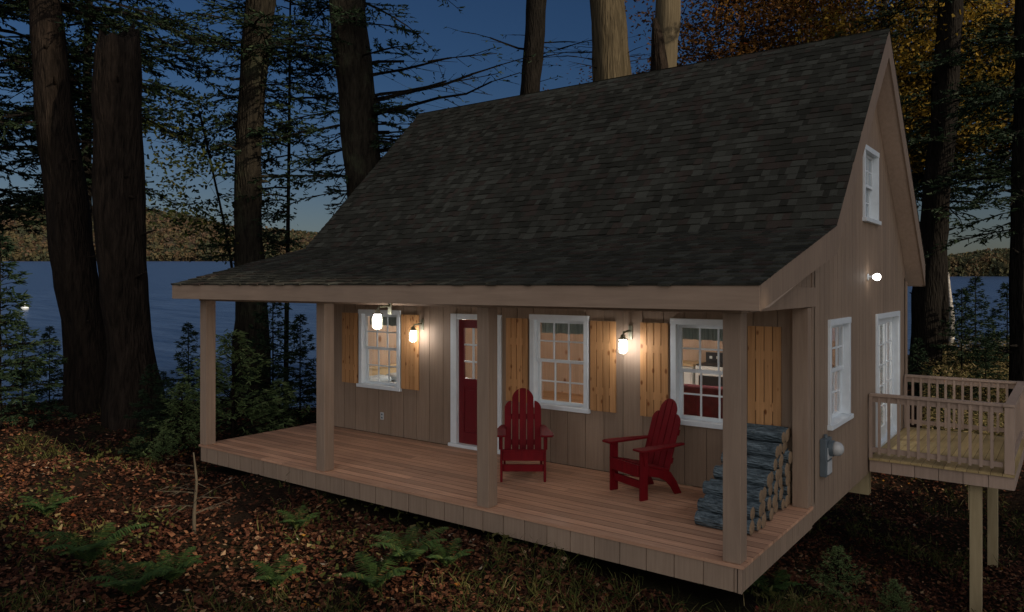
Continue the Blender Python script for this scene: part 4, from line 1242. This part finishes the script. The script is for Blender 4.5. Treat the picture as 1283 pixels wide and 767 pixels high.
def make_fern(label, seed, nf=10, L=.62):
    T = empty('fern', (0, 0, 0), 0, label, 'fern', 'ferns on the forest floor')
    pr = []; st = []
    for i in range(nf):
        a = i*2*PI/nf+random.uniform(-.3, .3); l = L*random.uniform(.75, 1.15)
        d = np.array([math.cos(a), math.sin(a), 0]); sv = np.array([-math.sin(a), math.cos(a), 0])
        s = np.linspace(0, 1, 30)
        pts = d*(l*(.35*s+.42*s*s))[:, None]; pts[:, 2] = l*(1.25*s-.68*s*s)
        dd = np.diff(pts, axis=0)
        st.append(blades(pts[:-1], unit(dd), np.linalg.norm(dd, axis=1), np.full(29, .006), 1))
        for sg in (-1, 1):
            q = pts[5:]; ss = s[5:]
            pl = .17*np.sin(PI*np.clip((ss-.1)/.95, 0, 1))**.8*(1.1-ss*.5)+.012
            pd = unit(sv[None]*sg+d[None]*.35+R.normal(0, .08, (len(q), 3))-np.array([0, 0, .15]))
            # two leaflets each: broad base, narrow tip
            V, Fc = blades(q, pd, pl*l/.62, np.full(len(q), .028), .25)
            up_ = np.array([0, 0, 1.0]); side = unit(np.cross(pd, up_))
            W_ = .030
            V = np.stack([q-side*W_/2, q+side*W_/2, q+pd*(pl*l/.62)[:, None]+side*W_*.12, q+pd*(pl*l/.62)[:, None]-side*W_*.12], 1).reshape(-1, 3)
            pr.append((V, Fc))
    V, Fc = cat(pr); mesh_np('fronds', V, Fc, np.clip(R.normal(.5, .25, len(Fc)), 0, 1), M_FERN, T)
    V, Fc = cat(st); mesh_np('stalks', V, Fc, R.random(len(Fc)), M_FERN, T)
    return T
f1 = make_fern('large green fern at the lower left of the picture', 1, 11, .75)
f2 = make_fern('small fern', 2, 8, .5)
def gnd(px, py):
    """where the ray through a pixel meets the ground"""
    lo, hi = 5.0, 30.0
    prev = None
    D = lo
    while D < hi:
        p = at(px, py, D)
        if p.z < gz(p.x, p.y): return (p.x, p.y, gz(p.x, p.y))
        D += .08
    return (p.x, p.y, gz(p.x, p.y))
first = {1: f1, 2: f2}
for px, py, k, s, lab in ((112, 715, 1, 1.0, 'large green fern at the lower left of the picture'), (165, 752, 1, .75, 'fern at the bottom edge below the large left fern'), (60, 650, 2, 1.0, 'small fern on the leaf litter at the far left'),
                          (345, 742, 2, .9, 'small fern low in front, left of the middle'), (512, 712, 1, .8, 'dark fern below the middle of the porch skirt'), (470, 748, 2, 1.1, 'small fern at the bottom edge left of the middle'),
                          (372, 668, 2, .8, 'fern in shade under the left porch skirt'), 
                          (215, 735, 2, 1.1, 'fern right of the large left fern'), (560, 718, 2, .8, 'fern close to the middle of the porch skirt'), (965, 752, 2, 1.0, 'fern right below the near porch corner')):
    c = first.pop(k) if k in first else copy_tree(f1 if k == 1 else f2)
    s *= .85; c.location = gnd(px, py); c.scale = (s, s, s); c.rotation_euler = (0, 0, px*.7); c['label'] = lab

# ------------------------------------------------------------------ leaf litter and grass (uncountable)
def outside(x, y):
    return ~((x > -8.65) & (x < .03) & (y > -.03) & (y < 2.5))
def scatter(n, s0, s1, d0, d1, pw=1.0):
    d = d0+(d1-d0)*R.random(n)**pw; s = (s0+(s1-s0)*R.random(n))*d
    x = CAM[0]+s*RX+d*FX; y = CAM[1]+s*RY+d*FY
    return x, y
def litter():
    n = 190000
    x, y = scatter(n, -.78, .78, 6.5, 24, 1.25)
    patch = np.sin(x*1.1+.7*np.sin(y*1.3))*np.sin(y*.9+1.2+.6*np.sin(x*.8))+.35*np.sin(x*3.1+y*2.3)
    keep = R.random(n) < np.clip(.72+.4*patch, .18, 1)
    keep &= outside(x, y)
    x, y = x[keep], y[keep]; n = len(x)
    z = ground_h(x, y)+R.uniform(.004, .04, n)
    nrm = unit(np.stack([R.normal(0, .38, n), R.normal(0, .38, n), np.ones(n)], 1))
    a = unit(np.cross(nrm, R.normal(size=(n, 3)))); b = np.cross(nrm, a)
    L = (R.uniform(.015, .042, n))[:, None]; W = L*R.uniform(.5, .95, n)[:, None]
    P = np.stack([x, y, z], 1)
    cv = nrm*L*R.uniform(-.3, .5, n)[:, None]
    V = np.stack([P-a*L+cv, P-b*W, P+a*L+cv*.6, P+b*W], 1).reshape(-1, 3)
    q = np.clip(.34+.16*np.sin(x*.9+2)*np.sin(y*.7)+R.normal(0, .22, n), 0, 1)
    tag(mesh_np('leaf_litter', V, np.arange(4*n).reshape(n, 4), q, M_LITTER), kind='stuff')
litter()
def grass():
    n = 26000
    x, y = scatter(n, -.78, .78, 6.5, 17, 1.0)
    sl, _ = sd(x, y)
    patch = np.sin(x*1.7+1)*np.sin(y*1.9)+.6*np.sin(x*.6-y*.8+2)
    keep = R.random(n) < np.clip(-.10+.30*patch+.12*(sl > -1), .012, .5)
    keep &= outside(x, y-.1)
    x, y = x[keep], y[keep]
    m = 5
    x = np.repeat(x, m)+R.normal(0, .035, len(x)*m); y = np.repeat(y, m)+R.normal(0, .035, len(y)*m); n = len(x)
    P = np.stack([x, y, ground_h(x, y)-.01], 1)
    d = unit(np.stack([R.normal(0, .55, n), R.normal(0, .55, n), np.ones(n)], 1))
    L = R.uniform(.05, .17, n); W = R.uniform(.006, .014, n)
    V1, F1 = blades(P, d, L, W, .7)
    d2 = unit(d+np.stack([R.normal(0, .5, n), R.normal(0, .5, n), -.45*np.ones(n)], 1))
    V2, F2 = blades(P+d*L[:, None], d2, L*.7, W*.7, .2)
    V, Fc = cat([(V1, F1), (V2, F2)])
    q = np.clip(R.normal(.42, .25, n), 0, 1)
    tag(mesh_np('grass', V, Fc, np.concatenate([q, q]), M_GRASS), kind='stuff')
grass()
def cover():
    """low leafy ground cover and the yellowed brush beyond the balcony"""
    n = 15000
    x, y = scatter(n, -.75, .75, 6.8, 20, 1.0)
    patch = np.sin(x*.9-1)*np.sin(y*1.2+2)+.5*np.sin(2.2*x+1.7*y)
    keep = patch > .35
    x, y = x[keep], y[keep]
    s = R.uniform(.54, .70, 24000); d = R.uniform(16, 27, 24000)
    s *= d
    x = np.concatenate([x, CAM[0]+s*RX+d*FX]); y = np.concatenate([y, CAM[1]+s*RY+d*FY]); n = len(x)
    far = np.concatenate([np.zeros(n-24000), np.ones(24000)])
    P = np.stack([x, y, ground_h(x, y)+R.uniform(.0, .14, n)+far*R.uniform(0, .8, n)], 1)
    dd = unit(R.normal(0, 1, (n, 3))*np.array([1, 1, .5])+np.array([0, 0, .35]))
    V, Fc = blades(P, dd, R.uniform(.035, .075, n)*(1+.7*far), R.uniform(.02, .045, n)*(1-.35*far), .4)
    q = np.clip(R.normal(.45, .25, n)+far*.42, 0, 1)
    tag(mesh_np('ground_cover', V, Fc, q, M_GRASS), kind='stuff')
cover()

# white mooring float on the lake
b = at(31, 387, 110); b.z = lake_z(110)
T = empty('mooring_float', b, 0, 'small white mooring float on the lake at the far left', 'float')
mb = MB(); mb.lathe([(.05, -.25), (.45, -.15), (.55, .1), (.45, .38), (.12, .5), (.06, .9), (.02, .92)], 18); mb.build('buoy_body', M_WHITE, T, True)
mb = MB(); mb.lathe([(.555, .06), (.575, .1), (.555, .14)], 18); mb.build('band', M_GREY, T)

# ------------------------------------------------------------------ light
EL = math.radians(24)
AZ = math.radians(90)               # clockwise from +Y: sun in the +X direction
sund = Vector((math.sin(AZ)*math.cos(EL), math.cos(AZ)*math.cos(EL), math.sin(EL)))
L = bpy.data.lights.new('sun', 'SUN'); L.energy = 4.6; L.angle = math.radians(.55); L.color = (1.0, .84, .64)
o = bpy.data.objects.new('sun', L); COL.objects.link(o)
o.rotation_euler = sund.to_track_quat('Z', 'Y').to_euler(); o.location = (20, 0, 20)

W = bpy.data.worlds.new('World'); S.world = W; W.use_nodes = True
t = W.node_tree; N = t.nodes; K = t.links
bg = N['Background']
sky = N.new('ShaderNodeTexSky'); sky.sky_type = 'NISHITA'; sky.sun_disc = False
sky.sun_elevation = EL; sky.sun_rotation = AZ; sky.altitude = 100; sky.air_density = 1.0; sky.dust_density = 1.0; sky.ozone_density = 2.0
SKY_S, GLOW = 1.0, 0.94
mul = N.new('ShaderNodeMix'); mul.data_type = 'RGBA'; mul.blend_type = 'MULTIPLY'; mul.inputs[0].default_value = 1
K.new(sky.outputs[0], mul.inputs[6]); 
tz = N.new('ShaderNodeTexCoord'); sp = N.new('ShaderNodeSeparateXYZ'); K.new(tz.outputs['Generated'], sp.inputs[0])
hz = N.new('ShaderNodeMapRange'); hz.interpolation_type = 'SMOOTHSTEP'
hz.inputs['From Min'].default_value = .0; hz.inputs['From Max'].default_value = .30; K.new(sp.outputs['Z'], hz.inputs['Value'])
tint = N.new('ShaderNodeMix'); tint.data_type = 'RGBA'; K.new(hz.outputs[0], tint.inputs[0])
tint.inputs[6].default_value = (.0270, .0268, .0285, 1); tint.inputs[7].default_value = (.0145, .0225, .0325, 1)
K.new(tint.outputs[2], mul.inputs[7])
# glow added to the sky behind the camera, sun side, to brighten the cabin
tc = N.new('ShaderNodeTexCoord')
dot = N.new('ShaderNodeVectorMath'); dot.operation = 'DOT_PRODUCT'
K.new(tc.outputs['Generated'], dot.inputs[0])
ax = Vector((.68, -.64, .08)).normalized(); dot.inputs[1].default_value = ax
mr = N.new('ShaderNodeMapRange'); mr.interpolation_type = 'SMOOTHSTEP'
mr.inputs['From Min'].default_value = .0; mr.inputs['From Max'].default_value = 1.0; mr.inputs['To Min'].default_value = 0; mr.inputs['To Max'].default_value = GLOW
K.new(dot.outputs['Value'], mr.inputs['Value'])
gl = N.new('ShaderNodeMix'); gl.data_type = 'RGBA'; gl.blend_type = 'MULTIPLY'; gl.inputs[0].default_value = 1
cmb = N.new('ShaderNodeCombineColor')
for i in range(3): K.new(mr.outputs[0], cmb.inputs[i])
K.new(cmb.outputs[0], gl.inputs[6]); gl.inputs[7].default_value = (1.0, .93, .86, 1)
ad = N.new('ShaderNodeMix'); ad.data_type = 'RGBA'; ad.blend_type = 'ADD'; ad.inputs[0].default_value = 1
K.new(mul.outputs[2], ad.inputs[6]); K.new(gl.outputs[2], ad.inputs[7])
K.new(ad.outputs[2], bg.inputs['Color']); bg.inputs['Strength'].default_value = 1.0

# ------------------------------------------------------------------ camera and render
cd = bpy.data.cameras.new('camera'); co = bpy.data.objects.new('camera', cd); COL.objects.link(co)
co.location = CAM; co.rotation_euler = (PI/2, 0, math.atan2(-FX, FY))
cd.sensor_width = 36; cd.lens = F/1283*36; cd.shift_y = -27.5/1283
cd.clip_start = .05; cd.clip_end = 20000
S.camera = co
S.view_settings.view_transform = 'Standard'; S.view_settings.look = 'None'
S.view_settings.exposure = 0; S.view_settings.gamma = 1; S.view_settings.use_curve_mapping = False
S.render.engine = 'CYCLES'
c = S.cycles
c.max_bounces = 6; c.diffuse_bounces = 3; c.glossy_bounces = 3; c.transmission_bounces = 4; c.transparent_max_bounces = 8
c.sample_clamp_indirect = 3.0; c.caustics_reflective = False; c.caustics_refractive = False
c.use_denoising = True
